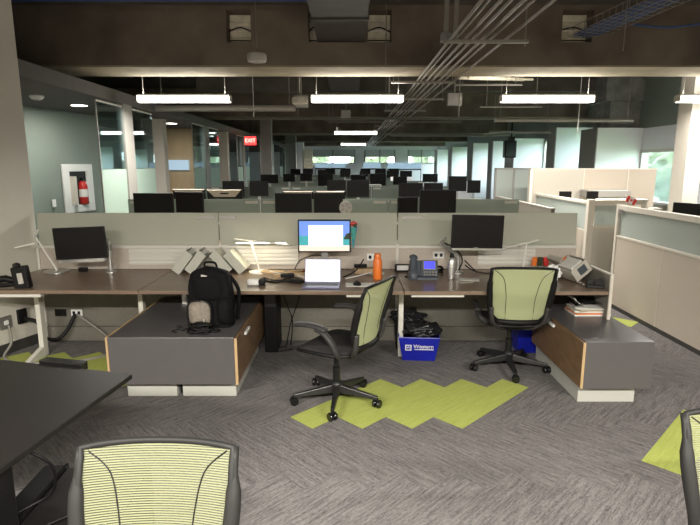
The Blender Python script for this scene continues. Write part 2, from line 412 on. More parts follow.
# ------------------------------------------------------------ outside greenery
t = struct(MB().box(WX+.3,40,-10,60,-.3,-.2), 'ground_outside', 'grass')
for i,(x,y,h) in enumerate(((12,12,3.4),(12,19,3.0),(12.5,26,3.6),(12,33,3.2),(13,41,4),(2,48,4.6),(-4,50,4.2),(8,50,4.8))):
    t = thing('tree', 'bushy green tree outside, '+('seen through the window left of the tan column','seen through the gap beside the second white fin','behind the third white fin window','beyond the right windows further back','at the far right corner outside','beyond the end wall windows, centre','beyond the end wall windows, left','beyond the end wall windows, right')[i], 'tree', (x,y,-.2), group='trees outside the windows')
    tr = MB().tube([(0,0,0),(.1,0,h*.4),(0,0,h*.7)], [.2,.15,.1], 8); tr.build('trunk','cab_wood',t)
    cr = MB()
    for k in range(6): cr.blob((random.uniform(-1,1), random.uniform(-1.6,1.6), h*random.uniform(.35,.8)), (1.3,1.5,h*.28), .22, 4, k+i*7, 4)
    cr.build('crown','leaf',t,smooth='all')

# ------------------------------------------------------------ ceiling services
def lamp_fixture(x, y, z, label, watts, tubem='tube', length=1.24, top=SLAB, group='linear pendant lights'):
    t = thing('pendant_light', label, 'ceiling light', (x,y,z), 0, group)
    h = length/2
    b = MB(); prof = [(-.05,.035),(-.06,.01),(.06,.01),(.05,.035)]
    b.add([(sx*(h+.005),py,pz) for sx in (-1,1) for py,pz in prof], [(0,1,2,3),(7,6,5,4),(0,4,5,1),(1,5,6,2),(2,6,7,3),(3,7,4,0)])
    b.build('housing','device_white',t)
    dd = MB(); pr = [(-.064,.012),(-.07,-.04),(-.05,-.068),(.05,-.068),(.07,-.04),(.064,.012)]; n_ = 6
    dd.add([(sx*h,py,pz) for sx in (-1,1) for py,pz in pr], [tuple(range(6)), tuple(range(11,5,-1))]+[(i,6+i,6+(i+1)%6,(i+1)%6) for i in range(6)])
    dd.build('diffuser', tubem, t)
    for s_ in (-1,1):
        MB().obox((s_*(h+.012),0,-.02),(.016,.14,.09)).build('end_cap','device_white',t,bevel=.005)
        MB().tube([(s_*(h-.06),0,.03),(s_*(h-.06),0,top-z)], .004, 6).build('hanger','conduit',t)
    li = bpy.data.lights.new('lamp_light','AREA'); li.shape = 'RECTANGLE'; li.size = length; li.size_y = .1; li.energy = watts; li.color = LAMP_COL; li.spread = R(170)
    lo = bpy.data.objects.new('lamp_light', li); C.objects.link(lo); lo.parent = t; lo.location = (0,0,-.075)
    l2 = li.copy(); l2.energy = watts*.22; l2.size_y = .06  # added upward light that lifts the dark beams and ceiling
    lo = bpy.data.objects.new('beam_fill_light', l2); C.objects.link(lo); lo.parent = t; lo.location = (0,0,.045); lo.rotation_euler = (math.pi,0,0)
    return t
for x,s_ in ((-2.27,'leftmost lit linear light, hanging by the glass offices'),(.10,'lit linear light hanging over the centre, nearest of its line'),(2.70,'lit linear light hanging over the right bench end'),(5.12,'lit linear light cut by the right edge, beside the tan column')):
    lamp_fixture(x, 7.5, 2.655, s_, LAMP_W)
lamp_fixture(.17, 16.0, 2.70, 'second lit linear light down the centre line, middle-sized', LAMP_FAR, 'tube_far')
lamp_fixture(.17, 27.4, 2.80, 'third and smallest lit linear light down the centre line', LAMP_FAR, 'tube_far')
for x,y in ((-2.3,-1.2),(.1,-1.2),(2.6,-1.2),(.1,3.2-5.2)):
    pass
for x,s_ in ((-2.3,'left'),(.15,'middle'),(2.7,'right')):
    lamp_fixture(x, -.4, 2.615, 'lit linear light behind the photographer, '+s_, LAMP_W*3.0)
# conduits on trapeze hangers
for i,(x,r_) in enumerate(((.91,.014),(.96,.010),(1.04,.014),(1.11,.014),(1.20,.014),(1.27,.010),(1.41,.012))):
    o = MB().tube([(x,-3.4,2.86),(x,33,2.86)], r_, 8).build('ceiling_conduit','conduit')
    tag(o, ('leftmost metal conduit','second thin metal conduit','third metal conduit','middle metal conduit','fifth metal conduit','thin sixth metal conduit','outermost right metal conduit')[i]+' of the bundle running under the ceiling', 'pipe', 'ceiling conduits')
def trapeze(y, x0, x1, z, lab):
    t = thing('trapeze_hanger', lab, 'hanger', (0,y,z), 0, 'trapeze hangers')
    MB().box(x0,x1,-.02,.02,-.045,-.018).build('channel','conduit',t)
    for x in (x0+.03,x1-.03): MB().tube([(x,0,-.07),(x,0,SLAB-z)], .006, 6).build('rod','conduit',t)
trapeze(5.0,.84,1.60,2.86,'nearest metal channel hanging crosswise under the conduits')
trapeze(9.2,.62,1.58,2.86,'metal channel hanging crosswise just above the centre light, behind the big beam')
trapeze(7.35,.55,1.40,2.86,'thin channel right under the far edge of the big beam')
trapeze(11.1,.70,1.54,2.86,'metal channel hanging crosswise third behind the big beam')
trapeze(15.4,.70,1.54,2.86,'farthest metal channel hanging crosswise below the second beam')
t = thing('conduit_drop', 'pair of vertical metal struts with a junction box above the centre right', 'strut', (0,5.3,0))
for x in (.91,1.0): MB().box(x-.02,x+.02,-.02,.02,2.96,SLAB).build('strut','conduit',t)
MB().box(.86,1.02,-.04,.04,2.89,2.97).build('junction_box','steel',t,bevel=.005)
# dark duct through the beam
t = thing('air_duct', 'dark rectangular duct running through the beam above the centre', 'duct')
MB().box(-.385,.175,-3.3,13.3,3.18,3.5).build('duct_body','duct',t)
for y in (1.2,3.4,5.6,8.6,10.9): MB().box(-.40,.19,y,y+.04,3.165,3.515).build('flange','duct',t)
# round wireless devices on rods
for x,y,z,lab in ((-1.05,6.25,2.93,'white ceiling pendant box on a long rod left of the centre, nearest'),(-.70,7.6,2.62,'smaller white pendant box hanging behind the big beam')):
    t = thing('ceiling_sensor', lab, 'sensor', (x,y,z))
    MB().lathe([(.055,-.05),(.10,-.045),(.11,-.02),(.11,.02),(.10,.04),(.03,.05)], n=24).build('housing','device_white',t,smooth=True)
    MB().tube([(0,0,.05),(0,0,SLAB-z)], .006, 6).build('rod','conduit',t)
# junction boxes / detectors further away
for x,y,z,lab in ((-.83,9.3,2.80,'dark square junction box behind the small white pendant box'),(1.72,9.0,2.80,'grey square box on the second ceiling bay right of the conduits'),(-.1,13.2,2.95,'small pale box on the second beam near the centre')):
    o = MB().box(-.12,.12,-.05,.05,-.1,.1).build('junction_box','steel',bevel=.01,loc=(x,y,z)); tag(o, lab, 'box', 'ceiling boxes')
    if z < SLAB: MB().tube([(0,0,.1),(0,0,SLAB-z)], .012, 6).build('rod','conduit',o)
# sprinkler pipes and drops
for y,z,x0,x1,lab in ((5.9,3.45,-3.6,.1,'blue'),): 
    o = MB().tube([(x0,y,z),(x1,y,z)], .03, 10).build('sprinkler_pipe','blue_pipe'); tag(o, 'dark blue pipe along the top left against the ceiling', 'pipe')
for i,(x0,x1,y,z,r_) in enumerate(((-3.2,-.9,9.0,2.66,.05),(-.5,2.6,12.6,2.72,.012),(-3,4.9,13.2,2.84,.02),(2.5,4.9,9.4,2.50,.03),(3.2,4.6,12.4,2.48,.03),(1.6,2.6,8.3,2.93,.015),(2.1,3.1,8.8,2.66,.012),(-.6,.5,12.9,2.80,.02),(-3,4.9,19.9,2.84,.03),(1.2,4.9,16.0,2.60,.03),(-3,1,24.5,2.78,.03))):
    o = MB().tube([(x0,y,z),(x1,y,z)], r_, 8)
    for x in (x0+.1,x1-.1): o.tube([(x,y,z),(x,y,SLAB)], .005, 5)
    o = o.build('ceiling_pipe','conduit')
    tag(o, ('fat pale crosswise pipe behind the big beam at left','thin crosswise rod before the second beam','long crosswise pipe under the second beam','short fat rod above the right columns','short rail over the white fins','short pale rail in the first bay right of the conduits','thin rail left of the right bench light','short pale rail over the centre','far crosswise pipe under the third beam','far crosswise rail at the right','farthest crosswise rail left')[i], 'pipe', 'crosswise ceiling pipes')
for i,(x,y,z0) in enumerate(((-1.45,8.2,2.45),(1.60,8.0,2.45),(.42,6.5,2.90),(3.45,8.2,2.2),(-1.0,10.5,2.62),(2.9,5.9,2.93),(.62,8.6,2.66))):
    o = MB().tube([(x,y,z0),(x,y,SLAB)], .006, 6).build('ceiling_drop','conduit'); tag(o, ('thin vertical rod behind the beam, between left and centre lights','thin wavy wire hanging right of the centre light','thin vertical rod in front of the big beam near the centre','thin vertical rod by the right bench light','short vertical rod farther back at left','short vertical pipe stub on the big beam at right','thin rod left of the conduits behind the beam')[i], 'rod', 'thin ceiling rods')
o = MB().tube([(1.5,7.6,2.93),(2.8,8.9,3.1)], .03, 6).tube([(1.62,7.55,2.93),(2.95,8.9,3.1)], .02, 6).build('brace','hole_white'); tag(o,'pale diagonal double brace behind the beam above the right bench light','brace')
# blue wire cable tray
t = thing('cable_tray', 'wire basket tray full of blue cables at the upper right', 'cable tray')
def tp(u, v, z=0): # u along, v across
    a = Vector((2.62,6.56,3.22)); b = Vector((3.30,5.0,3.44)); w_ = Vector((.38,.16,.0)); return a+(b-a)*u + w_*(v-.1) + Vector((0,0,z))
g = MB()
for k in range(22): g.tube([tp(k/21,-.1,.08),tp(k/21,-.1,0),tp(k/21,1,0),tp(k/21,1,.08)], .0035, 5)
for v in (-.1,.1,.3,.5,.7,1): g.tube([tp(0,v),tp(1,v)], .0035, 5)
g.tube([tp(0,-.1,.08),tp(1,-.1,.08)], .0035, 5); g.tube([tp(0,1,.08),tp(1,1,.08)], .0035, 5); g.build('wire_basket','conduit',t)
for k in range(7):
    v = .1+.12*k; MB().tube(curve([tp(i/5,v+random.uniform(-.04,.04),.012+.01*random.random()) for i in range(6)],4), .010, 6).build('cable','blue_cable',t)
o = MB().tube(curve([(3.25,6.45,3.33),(3.7,6.45,3.30),(4.3,6.45,3.38),(5.0,6.45,3.50)]), .012, 6).build('blue_cable','blue_cable'); tag(o,'single blue cable drooping right of the wire tray','cable')
# low ceiling: downlights, smoke alarm
for i,(x,y) in enumerate(((-3.97,8.0),(-3.75,11.4),(-3.7,14.6),(-4.2,16.3),(-3.6,18.5))):
    o = MB().lathe([(.02,0),(.10,0),(.11,-.004),(.08,-.006)], n=24).build('downlight','led',loc=(x,y,2.598)); tag(o, ('nearest','second','third','fourth','farthest')[i]+' round lit downlight in the low dark ceiling at left','downlight','downlights')
    li = bpy.data.lights.new('downlight_light','AREA'); li.shape='DISK'; li.size=.16; li.energy=16; li.color=LAMP_COL
    lo = bpy.data.objects.new('downlight_light', li); C.objects.link(lo); lo.parent=o; lo.location=(0,0,-.02)
t = thing('smoke_alarm','white round smoke alarm on the low dark ceiling at left','smoke alarm',(-3.95,6.9,2.6))
MB().lathe([(.085,0),(.085,-.02),(.06,-.045),(.02,-.05)], n=24).build('housing','white',t,smooth=True)
MB().lathe([(.04,0),(.04,-.012)], c=(0,0,-.045), n=16).build('vent','device_white',t)
# warm accent wash on green wall comes from the first office lights
# exit sign
t = thing('exit_sign','glowing red exit sign hanging at the far left','exit sign',(-2.88,15.6,2.43))
MB().box(-.16,.16,-.03,.03,-.12,.12).build('case','exit_red',t,bevel=.01)
text('lettering','EXIT',.15,'exit_letters',t,(0,-.033,0),(90,0,0))
MB().tube([(0,0,.12),(0,0,1.15)], .008, 6).build('bracket','black_plastic',t)

# ------------------------------------------------------------ glass office fronts at left
GX = -3.27
for i,(y0,y1,zt) in enumerate(((7.02,8.95,2.57),(11.2,13.4,2.6),(15.6,17.4,2.6),(19.6,22,2.6),(25,28,2.6))):
    nm = ('nearest','second','third','fourth','farthest')[i]
    t = thing('glass_partition', nm+' office glass panel with clear top and frosted lower half at left', 'glass panel', (GX,y0,0), 0, 'office glass fronts')
    w_ = y1-y0
    MB().box(-.006,.006,0,w_,1.69,zt).build('clear_pane','clear_glass',t)
    MB().box(-.006,.006,.01,w_,.02,1.68).build('frosted_pane','frost_mint',t)
    MB().box(-.008,.008,-.01,.0,0,zt).build('edge_strip','grey_post',t)
    MB().box(-.07,.03,w_*.40,w_*.56,0,2.6).build('mullion','grey_post',t)
    MB().box(-.012,.012,0,w_,zt-.02,zt).build('head_rail','white_metal',t)
for i,(x,y,w_,m_) in enumerate(((-3.35,14.2,.22,'tan_column'),(-2.75,17.6,.35,'grey_post'),(-3.3,22.3,.22,'white_wall'),(-2.9,26.2,.5,'grey_post'),(-2.9,30,.6,'white_wall'))):
    struct(MB().box(x-w_/2,x+w_/2,y,y+w_,0,SLAB if x>-3 else 2.6), 'column', m_)
# things seen in the office
o = MB().box(-4.5,-3.9,12.93,12.97,1.62,1.86).build('whiteboard','whiteboard'); tag(o,'pale pinned sheets on the timber wall behind the office glass','board')
# hose cabinet
d_ = Vector((1.02,4.98)).normalized(); ang = math.degrees(math.atan2(d_.y,d_.x))
t = thing('extinguisher_cabinet','white framed recessed cabinet with a window on the green wall','cabinet',(-4.698+.014,8.65,.955), ang)
W2,H2 = .72,.80
f = MB(); f.box(0,W2,-.03,.0,0,.12).box(0,W2,-.03,0,H2-.12,H2).box(0,.15,-.03,0,.12,H2-.12).box(W2-.15,W2,-.03,0,.12,H2-.12); f.build('door_frame','white',t,bevel=.004)
MB().box(.14,W2-.14,.0,.012,.11,H2-.11).build('back_panel','dark_metal',t)
MB().box(.15,.22,-.10,0,.13,H2-.2).build('side_liner','cream_metal',t)
e = thing('fire_extinguisher','red fire extinguisher with a white label inside the wall cabinet','fire extinguisher', t.matrix_basis @ Vector((.44,-.03,.13)), ang)
MB().lathe([(.06,0),(.075,.02),(.075,.30),(.05,.37),(.02,.39)], n=20).build('cylinder','red',e,smooth=True)
MB().lathe([(.02,.39),(.02,.43)], n=10).obox((.02,0,.44),(.10,.02,.02),(0,-12,0)).build('valve_handle','black_plastic',e)
MB().lathe([(.076,.12),(.076,.25)], n=20).build('paper_label','paper',e)
o = MB().box(-.04,.04,-.012,0,-.06,.06).build('light_switch','white',bevel=.004); o.location=(-4.725,8.42,1.14); o.rotation_euler=(0,0,R(ang)); tag(o,'small white light switch on the green wall left of the cabinet','switch')
# ------------------------------------------------------------ partition runs
def panel(x0, x1, y, label, glass='frost_row', ribs=(), plates=(), group='bench partitions in the front row', fab='fabric_light', detail=True, cat='partition'):
    t = thing('bench_partition', label, cat, (x0,y,0), 0, group); w_ = x1-x0
    MB().box(.003,w_-.003,0,.06,.16,.735).build('lower_panel','fabric_grey',t)
    MB().box(.003,w_-.003,-.012,.06,.01,.155).build('skirt','fabric_grey',t,bevel=.003)
    MB().box(.003,w_-.003,0,.06,.74,.945).build('fabric_tile',fab,t)
    MB().box(0,w_,-.012,.07,.945,.975).build('rail','white_metal',t,bevel=.004)
    MB().box(.006,w_-.006,.022,.034,.975,1.285).build('glass_screen',glass,t)
    MB().box(-.012,.012,-.015,.062,0,.945).build('post','white_metal',t)
    for a_,b_ in ribs:
        q = MB()
        for k in range(4): q.box(a_-x0,b_-x0,-.022,0,.79+k*.037,.812+k*.037)
        q.box(a_-x0,b_-x0,-.006,0,.78,.94); q.build('slat_rail','white_metal',t,bevel=.003)
    for a_,b_ in plates: MB().box(a_-x0,b_-x0,.014,.022,1.225,1.26).build('name_plate','steel' if detail else 'paper_grey',t)
    return t
panel(-3.03,-1.27,5.05,'frosted glass and fabric partition behind the left bench, beside the white wall',ribs=((-2.15,-1.31),),plates=((-1.47,-1.30),))
panel(-1.27,.46,5.05,'frosted glass and fabric partition behind the middle bench, backpack to laptop',ribs=((-1.24,-.50),),plates=((-1.25,-1.10),))
panel(.46,2.2,5.05,'frosted glass and fabric partition behind the right bench and phone',ribs=((1.24,1.80),),plates=((.50,.70),))
def outlet(x, z, lab, y=5.045, m_='white'):
    t = thing('power_outlet', lab, 'outlet', (x,y,z)); MB().box(-.055,.055,-.012,0,-.035,.035).build('cover_plate',m_,t,bevel=.003)
    for s_ in (-.025,.025): MB().box(s_-.013,s_+.013,-.016,-.011,-.016,.016).build('socket','black_plastic',t,bevel=.002)
outlet(-2.42,.86,'white outlet on the partition right of the left monitor')
outlet(.22,.86,'white outlet on the partition behind the orange bottle')
outlet(.86,.88,'white outlet on the partition beside the phone')
outlet(-2.87,.30,'black outlet box low on the left partition',m_='black_plastic')
outlet(-2.71,.30,'white outlet plate low on the left partition')
# ------------------------------------------------------------ benches
def desk(poly, x0, x1, label, legs, trays, feet=True):
    t = thing('desk', label, 'desk', ((x0+x1)/2,4.6,0), 0, 'front row desks'); cx, cy = (x0+x1)/2, 4.6
    MB().prism([(x-cx,y-cy) for x,y in poly],.708,.738).build('desktop','desk_wood',t,bevel=.003)
    MB().box(x0-cx+.1,x1-cx-.1,.32,.36,.66,.708).build('support_rail','steel',t)
    for lx in legs:
        l = MB().box(lx-cx-.022,lx-cx+.022,.02,.09,.0,.705); l.box(lx-cx-.022,lx-cx+.022,-.22,.36,.68,.705)
        if feet: l.hexa([(lx-cx-.02,-.28,0),(lx-cx+.02,-.28,0),(lx-cx+.02,.04,0),(lx-cx-.02,.04,0)],[(lx-cx-.02,-.28,.02),(lx-cx+.02,-.28,.02),(lx-cx+.02,.04,.10),(lx-cx-.02,.04,.10)])
        l.build('leg','white_metal',t,bevel=.004)
    for a_,b_ in trays: MB().box(a_-cx,b_-cx,-.44,-.12,.680,.705).build('pencil_drawer','white_metal',t,bevel=.004)
desk([(-3.10,4.17),(-1.72,4.15),(-1.72,5.03),(-3.03,5.03)],-3.03,-1.72,'walnut desk at the left end with the black monitor and round lamp',(-2.84,-1.90),((-2.93,-2.52),))
desk([(-1.715,4.15),(.435,4.13),(.435,5.03),(-1.715,5.03)],-1.715,.435,'walnut desk in the middle with the laptop and cable clutter',(-1.50,),((-.03,.26),),False)
desk([(.44,4.13),(2.085,4.12),(2.085,5.03),(.44,5.03)],.44,2.11,'walnut desk at the right with the phone and black monitor',(.465,),((.50,.93),),False)
# end screen at the right bench end
t = thing('end_panel','grey fabric end panel with pale edge at the right desk end','partition',(2.10,4.15,0))
e = MB(); e.add([(x,y,z) for x in (0,.018) for y,z in ((0,0),(.89,0),(.89,.865),(0,.865))], [(0,1,2,3),(7,6,5,4),(0,4,5,1),(1,5,6,2),(2,6,7,3),(3,7,4,0)]); e.build('fabric_face','fabric_grey',t)
MB().box(-.003,.021,-.016,0,0,.875).build('edge_trim','cream_metal',t)
MB().box(-.003,.021,-.01,.89,.865,.877).build('top_trim','cream_metal',t)
# ------------------------------------------------------------ low cabinets
t = thing('low_cabinet','long grey low cabinet with backpack on top and timber doors at its ends','cabinet',(-1.30,3.68,0))
MB().box(-.475,.45,.0,1.22,.135,.50).build('body','cab_grey',t,bevel=.004)
MB().box(-.494,-.477,.0,1.22,.14,.50).build('side_panel','wood_edge',t,bevel=.002)
dr = MB().box(.453,.472,.0,1.20,.14,.495).build('door','cab_wood',t,bevel=.002)
MB().box(.4525,.4725,-.006,.0,.135,.495).build('edge_band','wood_edge',t)
MB().obox((.482,.34,.445),(.018,.16,.022)).build('handle','white',dr,bevel=.003)
MB().box(-.40,-.022,.10,1.1,0,.135).build('plinth','plinth',t); MB().box(.022,.43,.10,1.1,0,.135).build('plinth','plinth',t)
MB().box(-.015,.02,.16,1.1,0,.135).build('plinth_gap_shade','black_plastic',t)  # black block stands in for the shade between the plinths
RC=1;t = thing('low_cabinet','grey low cabinet with walnut door and white handle beside the right chair','cabinet',(1.92,3.58,0))
MB().box(-.235,.255,0,1.05,.145,.50).build('body','cab_grey',t,bevel=.004)
dr = MB().box(-.256,-.238,.0,1.03,.15,.495).build('door','cab_wood',t,bevel=.002)
MB().box(-.2565,-.2375,-.006,0,.15,.495).build('edge_band','wood_edge',t)
MB().obox((-.266,.62,.455),(.018,.20,.022)).build('handle','white',dr,bevel=.003)
MB().box(-.22,.20,.10,1.0,0,.145).build('plinth','plinth',t)
# black block added for the dark gap between left cabinet and leg space
o = MB().box(-.80,-.68,4.72,5.02,0,.68).build('black_box','black_plastic',bevel=.01); tag(o,'added black block for the dark gap under the middle desk right of the backpack','computer')
MB().box(-.79,-.69,4.713,4.72,.45,.62).build('block_front','dark_metal',o)

# ------------------------------------------------------------ monitors
def monitor(x, y, zc, w, h, rz, label, group=None, stand='foot', screen='screen_off', zdesk=.74, cat='monitor', back=False, name='monitor', tilt=0, roll=0):
    t = thing(name, label, cat, (x,y,zdesk), rz, group)
    def rot(mb): return mb.xf(Matrix.Translation((0,0,zc-zdesk)) @ Euler((R(tilt),R(roll),0)).to_matrix().to_4x4())
    rot(MB().box(-w/2,w/2,0,.03,-h/2,h/2)).build('casing','black_plastic',t,bevel=.005)
    if not isinstance(screen, (list,)):
        rot(MB().box(-w/2+.012,w/2-.012,-.002,0,-h/2+.016,h/2-.012)).build('screen',screen,t)
    if stand == 'foot':
        MB().box(-.03,.03,.035,.06,.01,zc-zdesk).build('neck','silver',t,bevel=.004)
        MB().box(-.12,.12,-.06,.12,0,.012).build('foot','silver',t,bevel=.004)
    rot(MB().box(-w/2+.06,w/2-.06,.03,.055,-h/2+.05,h/2-.05)).build('rear_bulge','black_plastic',t,bevel=.008)
    return t, rot
t,rot = monitor(-2.45,4.72,1.043,.455,.29,4,'black switched-off monitor on an arm at the left desk',stand='arm',roll=-2)
MB().box(-.20,.20,-.006,.02,-.175,-.146).xf(Matrix.Translation((0,0,.303))@Euler((0,R(-2),0)).to_matrix().to_4x4()).build('bottom_bezel','silver',t)
a = part_empty('monitor_arm',t,(-2.27,4.90,.738),'silver clamp-on arm')
MB().lathe([(.05,0),(.05,.012),(.022,.02),(.018,.30)], n=18).build('post','silver',a,smooth=True)
MB().lathe([(.024,-.03),(.024,.03)],c=(0,0,.24),n=16).tube([(0,-.0,.30),(-.06,-.05,.31),(-.17,-.06,.305)],.017,10).build('arm','steel',a,smooth=True)
MB().obox((-.06,-.06,.31),(.04,.05,.035)).build('joint','black_plastic',a,bevel=.006)
# centre monitor with a beach wallpaper and a document window
t,rot = monitor(-.235,4.78,1.10,.485,.305,0,'lit monitor showing a beach wallpaper behind the laptop',stand='foot',screen=[])
for nm,x0,x1,z0,z1,mm in (('screen_sky',-.23,.23,0.0,.138,'screen_sky'),('screen_sea',-.23,.23,-.085,0.0,'screen_sea'),('screen_sand',-.23,.23,-.138,-.085,'screen_sand')):
    rot(MB().box(x0,x1,-.002,0,z0,z1)).build(nm,mm,t)
rot(MB().box(-.145,.17,-.004,-.002,-.095,.10)).build('document_window','screen_white',t)
rot(MB().add([(.175,-.003,-.03),(.23,-.003,-.03),(.23,-.003,.03),(.20,-.003,.02)],[(0,1,2,3)])).build('headland','dark_leaf',t)
t,rot = monitor(1.145,4.68,1.152,.47,.30,3,'black switched-off monitor on an arm at the right desk',stand='arm',roll=1)
rot(MB().box(-.225,.235,-.004,.025,-.168,-.15)).build('bottom_bezel','silver',t); rot(MB().box(-.03,.01,-.006,-.003,-.146,-.14)).build('maker_mark','steel',t)
a = part_empty('monitor_arm',t,(1.02,4.88,.738),'silver folded arm with black cables')
MB().lathe([(.06,0),(.06,.012),(.022,.02),(.020,.16)], n=18).build('post','silver',a,smooth=True)
MB().tube([(0,0,.13),(-.17,-.03,.30),(-.13,-.06,.34)],.016,10).tube([(0,0,.16),(-.08,-.02,.24),(.07,-.11,.38)],.012,8).build('arm','silver',a,smooth=True)
MB().tube(curve([(-.16,-.02,.30),(-.02,-.04,.22),(.03,-.04,.12),(0,-.03,.03)]),.007,6).tube(curve([(.06,.0,.12),(.12,-.03,.06),(.17,-.06,.012)]),.006,6).build('cable','black_plastic',a)
# laptop
t = thing('laptop','open laptop with a white screen at the middle desk','laptop',(-.235,4.40,.738),-2)
MB().box(-.155,.155,-.20,.0,0,.014).build('base','laptop_body',t,bevel=.004)
MB().box(-.14,.14,-.12,-.015,.0142,.0155).build('keyboard','black_plastic',t); MB().box(-.04,.04,-.19,-.13,.0142,.015).build('trackpad','laptop_body',t)
LM = Matrix.Translation((0,.002,.01)) @ Euler((R(-14),0,0)).to_matrix().to_4x4()
MB().box(-.155,.155,0,.007,0,.205).xf(LM).build('lid','laptop_body',t,bevel=.003); MB().box(-.146,.146,-.0015,0,.012,.197).xf(LM).build('screen','screen_white',t)
MB().box(-.15,.15,-.005,.004,.0,.01).build('hinge','black_plastic',t)

# ------------------------------------------------------------ desk lamps
def lamp(loc, rz, pts, head0, head1, label, basem='silver', r=.09):
    t = thing('desk_lamp', label, 'desk lamp', loc, rz, 'desk lamps')
    MB().lathe([(r,0),(r,.008),(r*.9,.014),(.02,.016)], n=28).build('base',basem,t,smooth=True)
    MB().tube(pts,.008,8).build('stem','lamp_white',t,smooth=True)
    h0,h1 = Vector(head0),Vector(head1); dd = (h1-h0).normalized(); sd = dd.cross(Vector((0,0,1))).normalized()*.016; up = Vector((0,0,.004))
    MB().hexa([h0-sd-up,h0+sd-up,h1+sd-up,h1-sd-up],[h0-sd+up,h0+sd+up,h1+sd+up,h1-sd+up]).build('head','lamp_white',t)
    MB().lathe([(.012,-.014),(.012,.014)],c=pts[-1],n=12,axis='y').build('joint','silver',t)
    return t
t = lamp((-2.80,4.93,.738),0,[(0,0,.014),(-.02,0,.05),(-.16,-.02,.34)],(-.14,-.02,.40),(-.17,-.02,.34),'white desk lamp with a round base beside the left wall',r=.115)
MB().tube([(-.16,-.02,.34),(-.12,-.03,.41)],.006,6).build('upper_stem','lamp_white',t); MB().obox((-.21,-.12,.27),(.02,.16,.01),(10,0,-60)).build('light_bar','lamp_white',t)
t = lamp((-.86,4.90,.738),0,[(0,0,.014),(-.01,0,.05),(-.07,-.01,.30)],(-.22,-.02,.325),(.29,-.06,.275),'thin white desk lamp among cables, its bar lit, left of the laptop','lamp_white',.10)
li = bpy.data.lights.new('lamp_light','AREA'); li.shape='RECTANGLE'; li.size=.45; li.size_y=.03; li.energy=1.6; li.color=(1,.88,.62)
lo = bpy.data.objects.new('lamp_light', li); C.objects.link(lo); lo.parent=t; lo.location=(.04,-.04,.288); lo.rotation_euler=(R(-15),0,0)
MB().box(-.20,.26,-.055,-.04,.286,.29).build('led_strip','led',t)
t = lamp((1.66,4.92,.738),0,[(0,0,.014),(-.01,0,.05),(0,-.02,.27)],(-.24,-.02,.225),(.10,-.05,.315),'thin white desk lamp behind the right chair','silver',.08)

